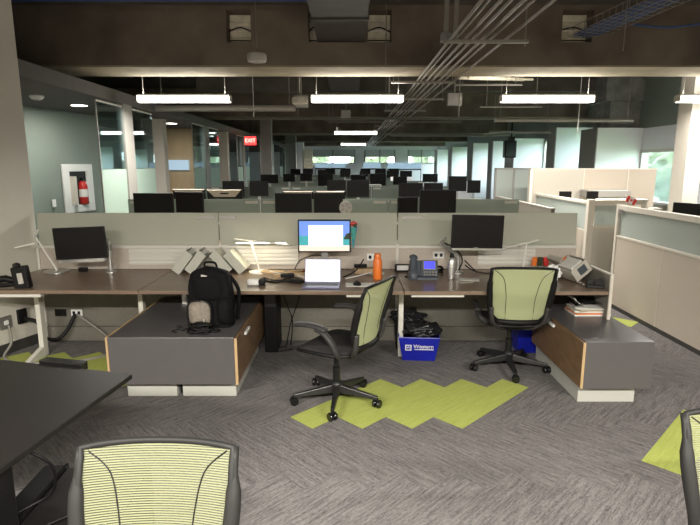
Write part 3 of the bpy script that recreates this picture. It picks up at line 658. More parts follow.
# ------------------------------------------------------------ chairs
def chair(name, label, loc, rz, arm_dz=0., meshm='mesh_lime', tube_m='black_plastic', base_rot=0, arms=True):
    t = thing(name, label, 'office chair', loc, rz, 'mesh-back office chairs')
    # base
    sp = MB()
    for k in range(5):
        a_ = R(base_rot+72*k); ca, sa = math.cos(a_), math.sin(a_)
        def P(r_, s_, z): return (ca*r_-sa*s_, sa*r_+ca*s_, z)
        sp.hexa([P(.03,-.028,.075),P(.03,.028,.075),P(.32,.014,.062),P(.32,-.014,.062)],[P(.03,-.020,.135),P(.03,.020,.135),P(.325,.011,.085),P(.325,-.011,.085)])
    sp.lathe([(.045,.07),(.05,.09),(.045,.145),(.032,.16)], n=20); sp.build('star_base','dark_metal',t,bevel=.004)
    for k in range(5):
        a_ = R(base_rot+72*k); ca, sa = math.cos(a_), math.sin(a_); c = Vector((ca*.32,sa*.32,.031)); th = a_+R(50+40*k)
        ax = Vector((math.cos(th),math.sin(th),0)); w_ = MB()
        for s_ in (-1,1):
            m_ = Matrix.Translation(c+ax*s_*.017) @ Matrix.Rotation(th,4,'Z')
            w_.add([], []); q_ = MB().lathe([(.012,-.011),(.028,-.011),(.031,-.006),(.031,.006),(.028,.011),(.012,.011)], n=18, axis='x').xf(m_); w_.add(q_.v, q_.f)
        w_.tube([c, c+Vector((0,0,.04))],.010,8); w_.build('caster','black_gloss',t,smooth=True)
    MB().lathe([(.028,.15),(.028,.27),(.019,.275),(.019,.42)], n=18).build('gas_lift','black_gloss',t,smooth=True)
    MB().prism([(-.19,-.17),(.19,-.17),(.20,.15),(.15,.20),(-.15,.20),(-.20,.15)],.425,.452).build('seat_pan','black_plastic',t,bevel=.01)
    MB().prism([(-.07,-.15),(.07,-.15),(.085,.10),(-.085,.10)],.385,.43).build('tilt_mechanism','black_plastic',t,bevel=.012)
    # seat: rounded pad with waterfall front
    def seat(zo, sc):
        def fn(u, v):
            a_ = 2*math.pi*u; ex = .55
            cx = math.copysign(abs(math.cos(a_))**ex, math.cos(a_)); cy = math.copysign(abs(math.sin(a_))**ex, math.sin(a_))
            x, y = cx*.245*v*sc, cy*.235*v*sc+.01
            return (x, y, zo - .045*max(0,(y-.08)/.17)**2 + .012*(x/.24)**2 - (.012*v**8))
        return fn
    s_ = MB(); fn = seat(.475,1)
    def rr(u, w_):    # closed rounded seat shell
        if w_ < .5: return fn(u, w_*2)
        p = Vector(fn(u,1)); q = (w_-.5)*2
        return (p.x*(1-.9*max(0,q-.3)), p.y*(1-.9*max(0,q-.3)), p.z-.035*min(1,q/.3))
    s_.grid(rr, 40, 16); s_.build('seat','seat_fabric',t,smooth='all')
    MB().tube([(.245*math.copysign(abs(math.cos(k/24*6.2832))**.55,math.cos(k/24*6.2832)), .01+.235*math.copysign(abs(math.sin(k/24*6.2832))**.55,math.sin(k/24*6.2832)), .445-.045*max(0,(.235*math.sin(k/24*6.2832)-.07)/.17)**2) for k in range(24)],.014,8,closed=True).build('seat_rim','black_plastic',t,smooth=True)
    # back profile: z -> (half width, y)
    def prof(z):
        q = (z-.50)/.46
        hw = .205 + .036*min(1,max(0,q)*1.6)**.8
        if q < .12: hw -= .05*(1-q/.12)**2
        y = -.245 - .02*q - .12*max(0,q-.2)**1.3
        return hw, y
    def bp(s, q):     # s -1..1 across, q 0..1 up
        z = .50+.46*q; hw, y = prof(z)
        return Vector((s*hw, y-.045*(1-s*s)*(1-.4*q), z - .012*abs(s)**3*(q>.9)))
    mb = MB().grid(lambda u,v: bp(-1+2*u, v), 24, 24); mb.build('back_mesh',meshm,t,smooth='all')
    pts = [bp(-1,q/14) for q in range(0,15)] + [bp(s/6,1) for s in range(-5,6)] + [bp(1,1-q/14) for q in range(0,15)] + [bp(-s/6,0) for s in range(-5,6)]
    n_ = len(pts); rad = [(.011+.005*(1-(p.z-.5)/.46)) for p in pts]
    MB().tube(pts, rad, 8, closed=True).build('back_frame',tube_m,t,smooth='all')
    # thick side rails of the frame, lower half
    for s in (-1,1):
        MB().tube([bp(s*1.0,q/10)+Vector((s*.006,-.006,0)) for q in range(0,11)], [.016+.010*math.sin(math.pi*min(1,q/10)) if q<8 else .013 for q in range(0,11)], 8).build('back_rail',tube_m,t,smooth='all')
    sm = MB()
    for s in (-1,1): sm.tube(curve([bp(s*.92,.97),bp(s*.62,.80),bp(s*.50,.5),bp(s*.50,.25),bp(s*.60,.03)],6), .0028, 5)
    sm.build('mesh_seam','black_plastic',t)
    MB().tube([bp(s/6,.02)+Vector((0,.0,-.012)) for s in range(-6,7)], .022, 8).build('lumbar_bar','black_plastic',t,smooth='all')
    # rear yoke from mechanism to frame
    y_ = MB()
    for s in (-1,1): y_.tube(curve([(s*.05,-.10,.40),(s*.13,-.19,.42),(s*.205,-.262,.50),(s*.222,-.282,.62)],5), .016, 8, sx=1.3)
    y_.build('back_yoke','chair_grey',t,smooth='all')
    # arms
    for s in ((-1,1) if arms else ()):
        z1 = .655+arm_dz
        MB().tube(curve([(s*.21,-.14,.44),(s*.262,-.15,.48),(s*.285,-.12,.56+arm_dz*.6),(s*.288,-.06,z1-.035),(s*.285,.0,z1-.015)],6), [.025]*20+[.024]*5, 8, sx=.8).build('arm','chair_grey',t,smooth='all')
        MB().tube(curve([(s*.286,-.085,z1-.02),(s*.286,-.02,z1),(s*.283,.06,z1+.005),(s*.275,.14,z1-.004),(s*.268,.165,z1-.012)],5), [.012]+[.019]*18+[.016,.008], 10, sx=1.7).build('armrest','chair_grey',t,smooth='all')
    return t
chair('office_chair','lime mesh office chair in the middle of the floor, turned sideways',(-.10,3.70,0),62,0,'mesh_lime_far',base_rot=60)
chair('office_chair','lime mesh office chair pushed up to the right desk, back to the viewer',(1.375,4.35,0),-4,-.10,'mesh_lime_far',base_rot=53)
chair('office_chair','lime mesh chair back in the foreground, bottom left, closest to the viewer',(-.583,1.125,0),180,-.02,'mesh_lime',base_rot=20,tube_m='frame_grey')
chair('office_chair','office chair of which only a frame corner shows at the right edge',(1.36,1.33,0),176,0,'mesh_lime',base_rot=50,tube_m='frame_grey')
for o in C.objects:
    if o.get('category') == 'office chair' and o.location.y < 2: o.scale = (.95,.95,.95)

# ------------------------------------------------------------ things on the front desks and floor
DZ = .7385
def tube_thing(name, label, cat, pts, r, m='black_plastic', n=6, group=None, k=8):
    o = MB().tube(curve(pts,k), r, n).build(name, m, smooth='all'); tag(o, label, cat, group); return o
# black clamp lamp/phone holder at the left desk end
t = thing('camera_mount','black clamp mount holding a small camera at the left end of the left desk','mount',(-2.74,4.26,DZ),10)
MB().obox((.02,0,.085),(.12,.08,.19),(0,-6,0)).build('camera_body','black_plastic',t,bevel=.012)
MB().obox((.025,-.043,.085),(.04,.006,.09),(0,-6,0)).build('display','device_white',t)
MB().lathe([(.012,0),(.03,.01),(.03,.03),(.012,.04)],c=(-.01,0,.17),n=16).build('knob','black_gloss',t)
MB().tube([(-.03,0,.06),(-.10,.0,.08),(-.20,0,.07)],[.022,.03,.03],10).tube([(-.03,0,.03),(-.2,0,.02)],.018,8).build('clamp_arm','black_plastic',t,smooth=True)
o = MB().box(-.04,.04,-.02,.02,0,.038).build('power_adapter','black_plastic',bevel=.005,loc=(-2.55,4.93,DZ)); tag(o,'small black box under the left monitor','box')
# file trays leaning on the rail
for i,(x,rt,lab) in enumerate(((-1.56,-38,'leftmost pale file holder leaning to the right'),(-1.44,-38,'second pale file holder leaning to the right, above the backpack'),(-1.21,40,'third pale file holder leaning to the left, above the backpack'),(-1.08,40,'rightmost pale file holder leaning to the left'))):
    t = thing('file_holder',lab,'file holder',(x,4.93,.85),0,'file holders above the backpack')
    a_ = R(rt)
    def FR(mb): return mb.xf(Euler((0,-a_ if False else a_*-1,0)).to_matrix().to_4x4())
    FR(MB().box(-.04,.04,-.11,.10,-.12,-.105)).build('base_plate','paper_grey',t,bevel=.003)
    for q in (-.04,.04): FR(MB().box(q-.003,q+.003,-.11,.10,-.12,.11)).build('side_plate','paper_grey',t,bevel=.002)
    FR(MB().box(-.04,.04,-.114,-.108,-.12,.11)).build('front_plate','paper_grey',t); FR(MB().box(-.025,.02,-.10,.09,-.10,.10)).build('papers','paper',t)
# backpack
t = thing('backpack','black backpack with a grey front pocket standing on the left low cabinet','backpack',(-1.09,4.00,.50),-4)
def bag(u, v):
    z = v*.40; w_ = .165*(1-.30*max(0,v-.5)**1.6*2.2) ; d_ = .11*(1-.35*v)
    if v > .86: q = (v-.86)/.14; f = math.sqrt(max(0,1-q*q*.96)); w_ *= f; d_ *= f
    a_ = 2*math.pi*u; ex = .5
    x = w_*math.copysign(abs(math.cos(a_))**ex, math.cos(a_)); y = d_*math.copysign(abs(math.sin(a_))**ex, math.sin(a_))
    wr = .006*noise.noise(Vector((x*14,y*14,z*14)))
    return (x*(1+wr*6), y*.85+.01*v, z+wr*2)
MB().grid(bag,36,22).build('main_compartment','bag_black',t,smooth='all')
def pocket(cx,cy,cz,w_,h_,d_):
    def fn(u,v):
        a_ = 2*math.pi*u; r_ = v; ex=.6
        x = w_*math.copysign(abs(math.cos(a_))**ex, math.cos(a_))*r_; z = h_*math.copysign(abs(math.sin(a_))**ex, math.sin(a_))*r_
        return (cx+x, cy-d_*(1-r_**4), cz+z)
    return MB().grid(fn,28,8)
pocket(-.055,-.098,.10,.085,.085,.045).build('front_pocket','bag_grey',t,smooth='all')
MB().tube([(-.055+.088*math.copysign(abs(math.cos(k*.2618))**.6,math.cos(k*.2618)),-.108,.10+.088*math.copysign(abs(math.sin(k*.2618))**.6,math.sin(k*.2618))) for k in range(24)],.007,6,closed=True).build('pocket_zip','black_gloss',t,smooth='all')
pocket(.0,-.065,.26,.11,.09,.03).build('upper_pocket','bag_black',t,smooth='all')
pocket(.12,-.06,.11,.06,.10,.06).build('side_pocket','bag_black',t,smooth='all')
MB().tube(curve([(-.04,.02,.39),(-.03,.0,.425),(.04,.0,.425),(.05,.02,.39)]),.008,8).build('carry_handle','bag_black',t,smooth='all')
MB().tube(curve([(.13,.06,.33),(.19,.08,.22),(.175,.07,.03)]),.014,8,sx=1.6).build('shoulder_strap','bag_black',t,smooth='all')
MB().obox((-.02,-.068,.345),(.045,.008,.016),(0,10,0)).build('embroidered_logo','device_white',t,bevel=.002); MB().obox((-.145,-.045,.23),(.010,.008,.035),(0,15,0)).build('zip_pull','device_white',t,bevel=.002)
MB().obox((-.01,-.15,.06),(.008,.008,.03)).build('zip_pull','device_white',t)
t.scale = (1.06,1,1.17)
# headphones / coiled cables on the cabinet
t = thing('coiled_cable','bundle of coiled black cable in front of the backpack','cable',(-1.135,3.80,.502))
g = MB()
for k in range(9):
    a_ = random.uniform(-.5,.5); rx,ry = random.uniform(.055,.085),random.uniform(.03,.055); cx,cy = random.uniform(-.02,.03),random.uniform(-.02,.02); zz = .012+.006*k
    g.tube([(cx+rx*math.cos(q*.524+a_),cy+ry*math.sin(q*.524),zz+.008*math.sin(q*1.3+k)) for q in range(12)],.008,6,closed=True)
g.tube(curve([(.06,0,.03),(.11,-.02,.012),(.15,.01,.01),(.12,.03,.01),(.09,.01,.012)]),.008,6); g.build('coil','black_plastic',t,smooth='all')
MB().obox((-.01,-.0,.058),(.05,.02,.02),(0,0,20)).build('cable_tie','bag_black',t,bevel=.004)
tube_thing('thin_cord','thin black cord with small plugs left of the coiled cable on the cabinet','cord',[(-1.20,3.84,.506),(-1.24,3.89,.51),(-1.27,3.83,.506),(-1.31,3.85,.506),(-1.345,3.81,.506),(-1.30,3.78,.506)],.0035)
o = MB().obox((0,0,.012),(.03,.022,.022),(0,0,20)).build('plug','black_plastic',bevel=.003,loc=(-1.32,3.90,.501)); tag(o,'tiny black plug on the cabinet left of the cord','plug')
# clutter on the middle desk
t = thing('tape_dispenser','small white roll holder with a black end right of the backpack','dispenser',(-.80,4.36,DZ))
MB().box(-.07,.03,-.03,.03,0,.05).build('body','white',t,bevel=.012); MB().lathe([(.018,-.03),(.03,-.025),(.03,.025),(.018,.03)],c=(.055,0,.03),n=18,axis='y').build('black_end','black_plastic',t,smooth=True)
MB().tube([(.03,-.02,.003),(.09,-.02,.003)],.004,6).build('tab','black_plastic',t)
for i,(x,y,w_,d_,rz,m_,lab) in enumerate(((-.55,4.74,.30,.20,8,'kraft','flattened kraft paper under the cables left of the laptop'),(-.73,4.85,.22,.12,-14,'kraft','folded kraft paper by the lit lamp base'),(-.45,4.86,.24,.10,3,'kraft','long strip of kraft packing behind the cables'),(.09,4.36,.25,.13,2,'paper','white sheet under the mouse'),(.22,4.85,.20,.10,-5,'paper','white cable box lid behind the orange bottle'),(1.06,4.56,.17,.10,-14,'paper','loose white card on the right desk'),(1.00,4.46,.12,.06,10,'paper_grey','grey card on the right desk, in front of the white one'))):
    o = MB().box(-w_/2,w_/2,-d_/2,d_/2,0,.004 if m_!='kraft' else .018).build('paper_sheet' if m_!='kraft' else 'kraft_paper',m_,loc=(x,y,DZ)); o.rotation_euler=(0,0,R(rz)); tag(o,lab,'paper')
cabs = [([(-.77,4.62,.747),(-.70,4.52,.747),(-.60,4.50,.75),(-.50,4.56,.76),(-.42,4.50,.745)],.006,'black_plastic','black cord winding left of the laptop, nearest loop'),
 ([(-.74,4.50,.745),(-.66,4.44,.745),(-.55,4.47,.745),(-.46,4.42,.745),(-.40,4.46,.745)],.009,'black_plastic','thick black power lead in front of the kraft paper'),
 ([(-.52,4.86,.775),(-.48,4.95,.84),(-.36,4.98,.885),(-.27,4.97,.88),(-.20,4.95,.80)],.005,'black_plastic','black cable arching up behind the laptop'),
 ([(-.75,4.80,.77),(-.62,4.70,.765),(-.50,4.66,.765),(-.40,4.60,.745),(-.38,4.52,.745)],.006,'white_metal','pale cable crossing the kraft paper'),
 ([(-.80,4.70,.745),(-.72,4.60,.745),(-.66,4.56,.745),(-.72,4.50,.745)],.005,'kraft','tan cord near the white roll holder'),
 ([(-.44,4.82,.77),(-.38,4.85,.76),(-.30,4.82,.75),(-.20,4.80,.75)],.006,'flag_red','dark red cable running behind the laptop'),
 ([(-.06,4.62,.75),(.02,4.70,.77),(.08,4.82,.80),(.13,4.92,.86)],.006,'black_plastic','black cable from laptop to the wall outlet'),
 ([(-.04,4.58,.745),(.06,4.66,.75),(.12,4.74,.75),(.20,4.78,.76)],.006,'white','white cable right of the laptop')]
for p_,r_,m_,lab in cabs: tube_thing('desk_cable',lab,'cable',p_,r_,m_,group='desk cables')
for i,(x,y,rz,lab) in enumerate(((-.56,4.60,12,'black power brick on the kraft paper left of the laptop'),(-.47,4.44,-20,'small black adapter nearest to the laptop'),(.10,4.88,5,'black adapter behind the laptop, right side'))):
    o = MB().box(-.06,.06,-.025,.025,0,.032).build('power_adapter','black_plastic',bevel=.006,loc=(x,y,DZ+(.018 if i==0 else 0.0 if i==1 else .05))); o.rotation_euler=(0,0,R(rz)); tag(o,lab,'adapter','power adapters')
o = MB().box(-.09,.09,-.05,.05,0,.05).build('cardboard_box','kraft',bevel=.004,loc=(.13,4.86,DZ)); tag(o,'small tan box behind the mouse sheet','box')
t = thing('computer_mouse','black computer mouse on a white sheet beside the laptop','mouse',(.06,4.35,DZ+.004),10)
MB().grid(lambda u,v:(.034*math.cos(6.2832*u)*math.sin(v*1.5708)*1.0,.052*math.sin(6.2832*u)*math.sin(v*1.5708),.030*math.cos(v*1.5708)),20,8).build('shell','black_plastic',t,smooth='all')
MB().lathe([(.008,-.004),(.008,.004)],c=(0,.022,.026),n=12,axis='x').build('scroll_wheel','black_gloss',t)
t = thing('water_bottle','tall orange water bottle standing on the middle desk','bottle',(.245,4.60,DZ))
MB().lathe([(.036,0),(.040,.01),(.040,.165),(.030,.19),(.027,.195)], n=28).build('body','orange',t,smooth=True); MB().lathe([(.030,.193),(.030,.225),(.026,.23)], n=24).build('cap','orange',t,smooth=True)
t = thing('water_bottle','brushed silver water bottle with black cap on the right desk','bottle',(.905,4.60,DZ))
MB().lathe([(.034,0),(.036,.01),(.036,.155),(.024,.19),(.020,.195)], n=28).build('body','silver',t,smooth=True); MB().lathe([(.020,.193),(.022,.20),(.018,.215),(.010,.235)], n=20).build('cap','black_plastic',t,smooth=True)
MB().lathe([(.0365,.05),(.0365,.053)], n=28).lathe([(.0365,.10),(.0365,.103)], n=28).lathe([(.0365,.13),(.0365,.133)], n=28).build('ring','steel',t)
# card holder
t = thing('card_holder','small black holder with white cards beside the partition seam','card holder',(.50,4.93,DZ)); MB().box(-.07,.07,-.03,.03,0,.07).build('tray','black_plastic',t,bevel=.004); MB().box(-.055,.055,-.036,-.030,.02,.065).build('cards','white',t)
# desk phone
t = thing('desk_phone','dark grey desk phone with a lit blue screen','phone',(.655,4.62,DZ),-2)
PM = Matrix.Translation((0,.02,.065)) @ Euler((R(58),0,0)).to_matrix().to_4x4()
MB().box(-.02,.135,-.085,.10,-.012,.012).xf(PM).build('body','phone_grey',t,bevel=.005)
MB().hexa([(-.13,-.07,0),(.13,-.07,0),(.13,.10,0),(-.13,.10,0)],[(-.13,-.06,.02),(.13,-.06,.02),(.13,.09,.05),(-.13,.09,.05)]).build('stand','phone_grey',t,bevel=.004)
MB().box(.0,.12,.005,.092,.012,.016).xf(PM).build('bezel','steel',t,bevel=.002)
MB().box(.012,.108,.015,.085,.016,.018).xf(PM).build('screen','phone_screen',t)
kb = MB()
for i in range(5):
    for j in range(3): kb.box(.005+i*.025,.022+i*.025,-.075+j*.025,-.060+j*.025,.012,.017)
kb.xf(PM).build('keypad','steel',t)
MB().box(-.12,-.02,-.085,.10,-.012,.010).xf(PM).build('cradle','phone_grey',t,bevel=.006)
MB().tube(curve([(-.085,-.095,.03),(-.087,-.07,.05),(-.087,.03,.045),(-.085,.10,.05),(-.083,.12,.03)],5),[.022]*5+[.026]*3+[.019]*8+[.026]*5,10,sx=1.5).xf(PM).build('handset','phone_grey',t,smooth='all')
tube_thing('phone_cord','black phone cord lying left of the phone','cord',[(.56,4.60,.745),(.50,4.66,.745),(.55,4.74,.745),(.62,4.76,.745)],.005)
tube_thing('black_cable_knot','black cable knot behind the phone at its right','cable',[(.80,4.90,.78),(.85,4.86,.80),(.88,4.92,.76),(.82,4.94,.75),(.78,4.88,.75),(.88,4.86,.75)],.012)
tube_thing('black_cable','short black cable lying right of the monitor arm','cable',[(1.10,4.94,.80),(1.16,4.90,.76),(1.24,4.84,.745),(1.34,4.82,.745)],.006)
# lanyard on the monitor corner
t = thing('hanging_toy','multicoloured blue and green lanyard hanging from the lit monitor corner','lanyard',(.035,4.77,1.0))
MB().hexa([(-.012,-.006,.0),(.0,-.006,-.01),(.0,.008,-.01),(-.012,.008,0)],[(-.03,-.008,.18),(.032,-.008,.19),(.032,.01,.19),(-.03,.01,.18)]).build('ribbon','multi_blue',t,bevel=.004)
MB().blob((-.003,-.004,.215),(.033,.012,.022),.3,2,3).build('beads','red',t,smooth=True); MB().blob((.012,-.01,.20),(.018,.01,.02),.3,2,5).build('green_beads','leaf',t,smooth=True)
# right end of the right desk
def openbox(x,y,z,rz,tilt,lab):
    t = thing('paper_box',lab,'box',(x,y,z),rz)
    TM = Euler((0,R(tilt),0)).to_matrix().to_4x4()
    for nm,b in (('side',(-.09,-.083,-.12,.12,0,.12)),('side',(.083,.09,-.12,.12,0,.12)),('side',(-.09,.09,-.12,-.113,0,.12)),('side',(-.09,.09,.113,.12,0,.12)),('bottom',(-.09,.09,-.12,.12,0,.006))):
        MB().box(*b).xf(TM).build(nm,'cream_panel',t)
    MB().box(-.03,.05,-.124,-.120,.03,.10).xf(TM).build('printed_patch','phone_grey',t)
    MB().box(-.06,.06,-.09,.09,.05,.125).xf(TM).build('contents','paper',t)
    return t
openbox(2.00,4.55,.80,12,-38,'open cream paper box tilted up at the right end of the right desk')
t = thing('paper_tray','cream tray leaning beside the tilted box on the right desk','tray',(1.90,4.72,.75),8); TM = Euler((0,R(40),0)).to_matrix().to_4x4()
MB().box(-.10,.10,-.12,.12,.0,.006).box(-.10,-.094,-.12,.12,0,.05).box(.094,.10,-.12,.12,0,.05).xf(TM@Matrix.Translation((-.03,0,.07))).build('tray_body','cream_panel',t); MB().blob((.02,-.06,.14),(.035,.02,.035),.2,2,2).build('orange_packet','orange',t,smooth=True)
o = MB().blob((0,0,.065),(.055,.04,.062),.38,4,9,3.5).build('crumpled_tissue','white',loc=(1.80,4.56,DZ),smooth=True); tag(o,'crumpled white tissue left of the tilted box','tissue')
for i,(x,m_,lab) in enumerate(((1.77,'orange','orange packet standing against the partition'),(1.83,'leaf','small green and white packet against the partition'),(1.89,'flag_red','red packet against the partition'))):
    o = MB().box(-.022,.022,-.01,.01,0,.085).box(-.018,.018,-.012,-.01,.02,.06).build('snack_packet',m_,bevel=.004,loc=(x,4.98,.785)); o.rotation_euler=(0,R(6-6*i),0); tag(o,lab,'packet','snack packets')
t = thing('tape_dispenser','black tape dispenser at the right end of the right desk','tape dispenser',(2.03,4.25,DZ),-20)
MB().hexa([(-.07,-.025,0),(.07,-.025,0),(.07,.025,0),(-.07,.025,0)],[(-.06,-.02,.025),(.065,-.02,.03),(.065,.02,.03),(-.06,.02,.025)]).build('base','black_plastic',t,bevel=.006); MB().lathe([(.022,-.012),(.036,-.012),(.036,.012),(.022,.012)],c=(.03,0,.048),n=24,axis='y').build('tape_roll','black_gloss',t,smooth=True); MB().lathe([(.012,-.02),(.03,-.016),(.03,.016),(.012,.02)],c=(-.04,0,.032),n=18,axis='y').build('wheel','black_plastic',t,smooth=True)
# magazines on the cabinet
zz = .501
for i,(w_,h_,m_,rz,lab) in enumerate(((.30,.014,'paper',0,'bottom magazine with pale pages in the stack on the right cabinet'),(.29,.012,'orange',4,'orange-edged magazine second from the bottom on the right cabinet'),(.28,.014,'paper',-5,'white magazine in the middle of the stack on the right cabinet'),(.26,.010,'kraft',8,'tan-covered magazine near the stack top on the right cabinet'),(.25,.012,'paper_grey',-10,'grey magazine topmost flat of the stack on the right cabinet'))):
    t = thing('magazine',lab,'magazine',(2.02,4.33,zz),rz,'magazines on the right cabinet'); MB().box(-w_/2,w_/2,-.11,.11,0,h_).build('pages',m_,t,bevel=.002); MB().box(-w_/2-.002,w_/2+.002,-.112,.112,h_,h_+.0015).build('cover','kraft' if i==1 else 'paper',t); zz += h_+.0016
t = thing('open_magazine','black-covered magazine lying curved on top of the stack','magazine',(2.03,4.34,zz)); MB().grid(lambda u,v:(-.14+.24*u,-.10+.2*v,.012+.035*(1-(2*u-1)**2)),12,4).build('cover','black_gloss',t,smooth='all',solid=.004)
MB().grid(lambda u,v:(-.155+.10*u,-.10+.16*v,.075-.07*u**.6),8,4).build('curled_page','paper',t,smooth='all',solid=.002)
# recycling bins under the middle
def bin_box(name, x, y, w0, w1, h, d0, d1, m_, lab, rz=0):
    t = thing(name,lab,'bin',(x,y,0),rz)
    b = MB(); q0,q1 = w0/2,w1/2; e0,e1 = d0/2,d1/2; th=.008
    for (sx0,sx1,sy0,sy1) in ((-1,1,-1,-1),(-1,1,1,1)):
        b.hexa([(-q0,sy0*e0-th/2,0),(q0,sy0*e0-th/2,0),(q0,sy0*e0+th/2,0),(-q0,sy0*e0+th/2,0)],[(-q1,sy0*e1-th/2,h),(q1,sy0*e1-th/2,h),(q1,sy0*e1+th/2,h),(-q1,sy0*e1+th/2,h)])
    for s_ in (-1,1):
        b.hexa([(s_*q0-th/2,-e0,0),(s_*q0+th/2,-e0,0),(s_*q0+th/2,e0,0),(s_*q0-th/2,e0,0)],[(s_*q1-th/2,-e1,h),(s_*q1+th/2,-e1,h),(s_*q1+th/2,e1,h),(s_*q1-th/2,e1,h)])
    b.box(-q0,q0,-e0,e0,0,.008); b.build('tub',m_,t)
    MB().tube([(-q1,-e1,h),(q1,-e1,h),(q1,e1,h),(-q1,e1,h)],.009,6,closed=True).build('rim',m_,t)
    return t
t = bin_box('recycling_bin',.63,4.66,.28,.36,.22,.28,.34,'bin_blue','blue recycling bin with white lettering under the right desk',-4)
tl = R(-1.5)
text('lettering','Western',.050,'white',t,(.040,-.1665,.140),(97.8,0,0),.0008)
MB().obox((.045,-.1625,.112),(.17,.002,.007),(7.8,0,0)).build('underline','white',t)
MB().obox((-.095,-.1640,.128),(.056,.002,.056),(7.8,0,0)).build('emblem','white',t); MB().obox((-.095,-.1655,.129),(.038,.002,.038),(7.8,0,0)).build('emblem_shield','bin_blue',t); text('emblem_mark','W',.034,'white',t,(-.095,-.1675,.129),(97.8,0,0),.0008)
o = MB().blob((0,0,.0),(.15,.12,.075),.22,4,4,2.6).tube([(.14*math.cos(k*.3927),.11*math.sin(k*.3927),.035+.01*math.sin(k*2.1)) for k in range(16)],.016,8,closed=True).build('rubbish_bag','plastic_bag',smooth='all',loc=(.66,4.63,.26)); tag(o,'shiny black plastic bag stuffed in the blue recycling bin','bag')
t = bin_box('waste_bin',.56,4.90,.22,.26,.30,.16,.20,'black_plastic','black waste bin with a liner behind the blue recycling bin')
MB().blob((0,0,.30),(.155,.11,.07),.25,4,8,2.6).build('bin_liner','plastic_bag',t,smooth='all')
t = bin_box('recycling_bin',1.70,4.82,.22,.28,.24,.20,.26,'bin_blue','dark blue bin in shadow behind the right chair')
# cables below the middle desk
tube_thing('hanging_cable','thin black cable hanging below the middle desk, left one','cable',[(-.70,4.95,.70),(-.62,4.92,.45),(-.56,4.93,.25),(-.58,4.92,.01)],.005)
tube_thing('hanging_cable','thin black cable hanging below the middle desk, right one','cable',[(-.44,4.95,.70),(-.50,4.92,.45),(-.57,4.90,.25),(-.62,4.90,.01)],.005)
tube_thing('floor_cable','thin black cable lying on the floor under the middle desk','cable',[(-.62,4.88,.008),(-.75,4.80,.008),(-.68,4.74,.008),(-.55,4.80,.008)],.004)
# wall outlets and conduits at left
wa = math.degrees(math.atan2(4.29,1.56))
def on_wall(s_, z, off=.0): p = Vector((-3.06,5.10)) + d*s_ + nrm*off; return (p.x,p.y,z)
t = thing('wall_outlet','steel outlet plate low on the left white wall','outlet',on_wall(.42,.30,.002),wa); MB().box(-.06,.06,-.008,0,-.06,.06).build('plate','steel',t,bevel=.002); MB().box(-.02,.02,-.02,-.008,-.02,.02).build('plug','white',t,bevel=.003)
t = thing('wall_outlet','black outlet box low on the left white wall beside the steel plate','outlet',on_wall(.26,.32,.002),wa); MB().box(-.045,.045,-.03,0,-.07,.07).build('box','black_plastic',t,bevel=.004)
p0 = on_wall(.26,.30,.04); p1 = on_wall(.42,.28,.04)
tube_thing('flexible_conduit','thick black flexible conduit sagging from wall to partition at the left','conduit',[p0,(p0[0]+.12,p0[1],.26),(-2.98,4.90,.10),(-2.86,4.90,.07),(-2.78,4.95,.14),(-2.72,5.03,.29)],.018,n=10)
tube_thing('extension_cord','grey power cord looping from the left wall down to the floor','cord',[p1,(p1[0]+.02,p1[1]-.02,.12),(p1[0]+.02,4.55,.012),(-2.85,4.42,.012),(-2.40,4.50,.012),(-2.22,4.72,.02),(-2.38,4.92,.10),(-2.70,5.02,.29)],.011,'grey_post',8)

# ------------------------------------------------------------ foreground black workstation
A,B_,Cc,D_ = (-1.06,2.42),(-2.75,2.85),(-2.95,1.95),(-1.175,1.60)
t = thing('black_table','black table with a slanted corner in the left foreground','table',(-1.9,2.2,0))
MB().prism([(x+1.9,y-2.2) for x,y in (A,B_,Cc,D_)],.715,.74).build('tabletop','black_desk',t,bevel=.004)
for x,y in ((-2.4,2.6),(-2.5,2.1),(-1.5,1.95)): MB().box(x+1.9-.03,x+1.9+.03,y-2.2-.03,y-2.2+.03,0,.715).build('leg','dark_metal',t,bevel=.004)
o = MB().box(-.125,.125,-.03,.012,-.03,.012).box(-.125,.125,.012,.02,-.03,.014).build('cable_tray','black_gloss',bevel=.003,loc=(-1.47,2.565,.742)); o.rotation_euler=(0,0,R(-13)); tag(o,'black cable tray clipped on the far edge of the black table','cable tray')
t = thing('black_box','black computer box hanging under the near edge of the black table, lower left corner','computer',(-1.40,1.575,.30),0); MB().box(-.20,.21,-.12,.12,0,.41).build('case','black_plastic',t,bevel=.008); MB().box(-.16,.16,-.124,-.12,.05,.35).build('grille','dark_metal',t)
t = thing('black_bench','low black cabinet under the black table beside the foreground chair','cabinet',(-1.335,2.10,0),3)
MB().box(0,.09,-1.1,.0,0,.45).build('side_ledge','black_plastic',t,bevel=.004); MB().box(.105,.46,-1.1,-.01,0,.44).build('drawer_unit','black_plastic',t,bevel=.004)
MB().box(.092,.103,-1.1,0,.0,.456).build('edge_lip','black_gloss',t); MB().box(.11,.455,-1.08,-.02,.44,.446).build('top_board','black_desk',t)
tube_thing('black_cable','thin black cable hanging from the black table onto the low cabinet','cable',[(-1.20,1.78,.71),(-1.13,1.82,.62),(-1.15,1.84,.50),(-1.22,1.80,.462),(-1.28,1.72,.458)],.006)
tube_thing('black_cable','black cable lying across the low black cabinet by the chair','cable',[(-.90,1.80,.453),(-1.02,1.78,.453),(-1.14,1.66,.453),(-1.22,1.50,.462)],.007)

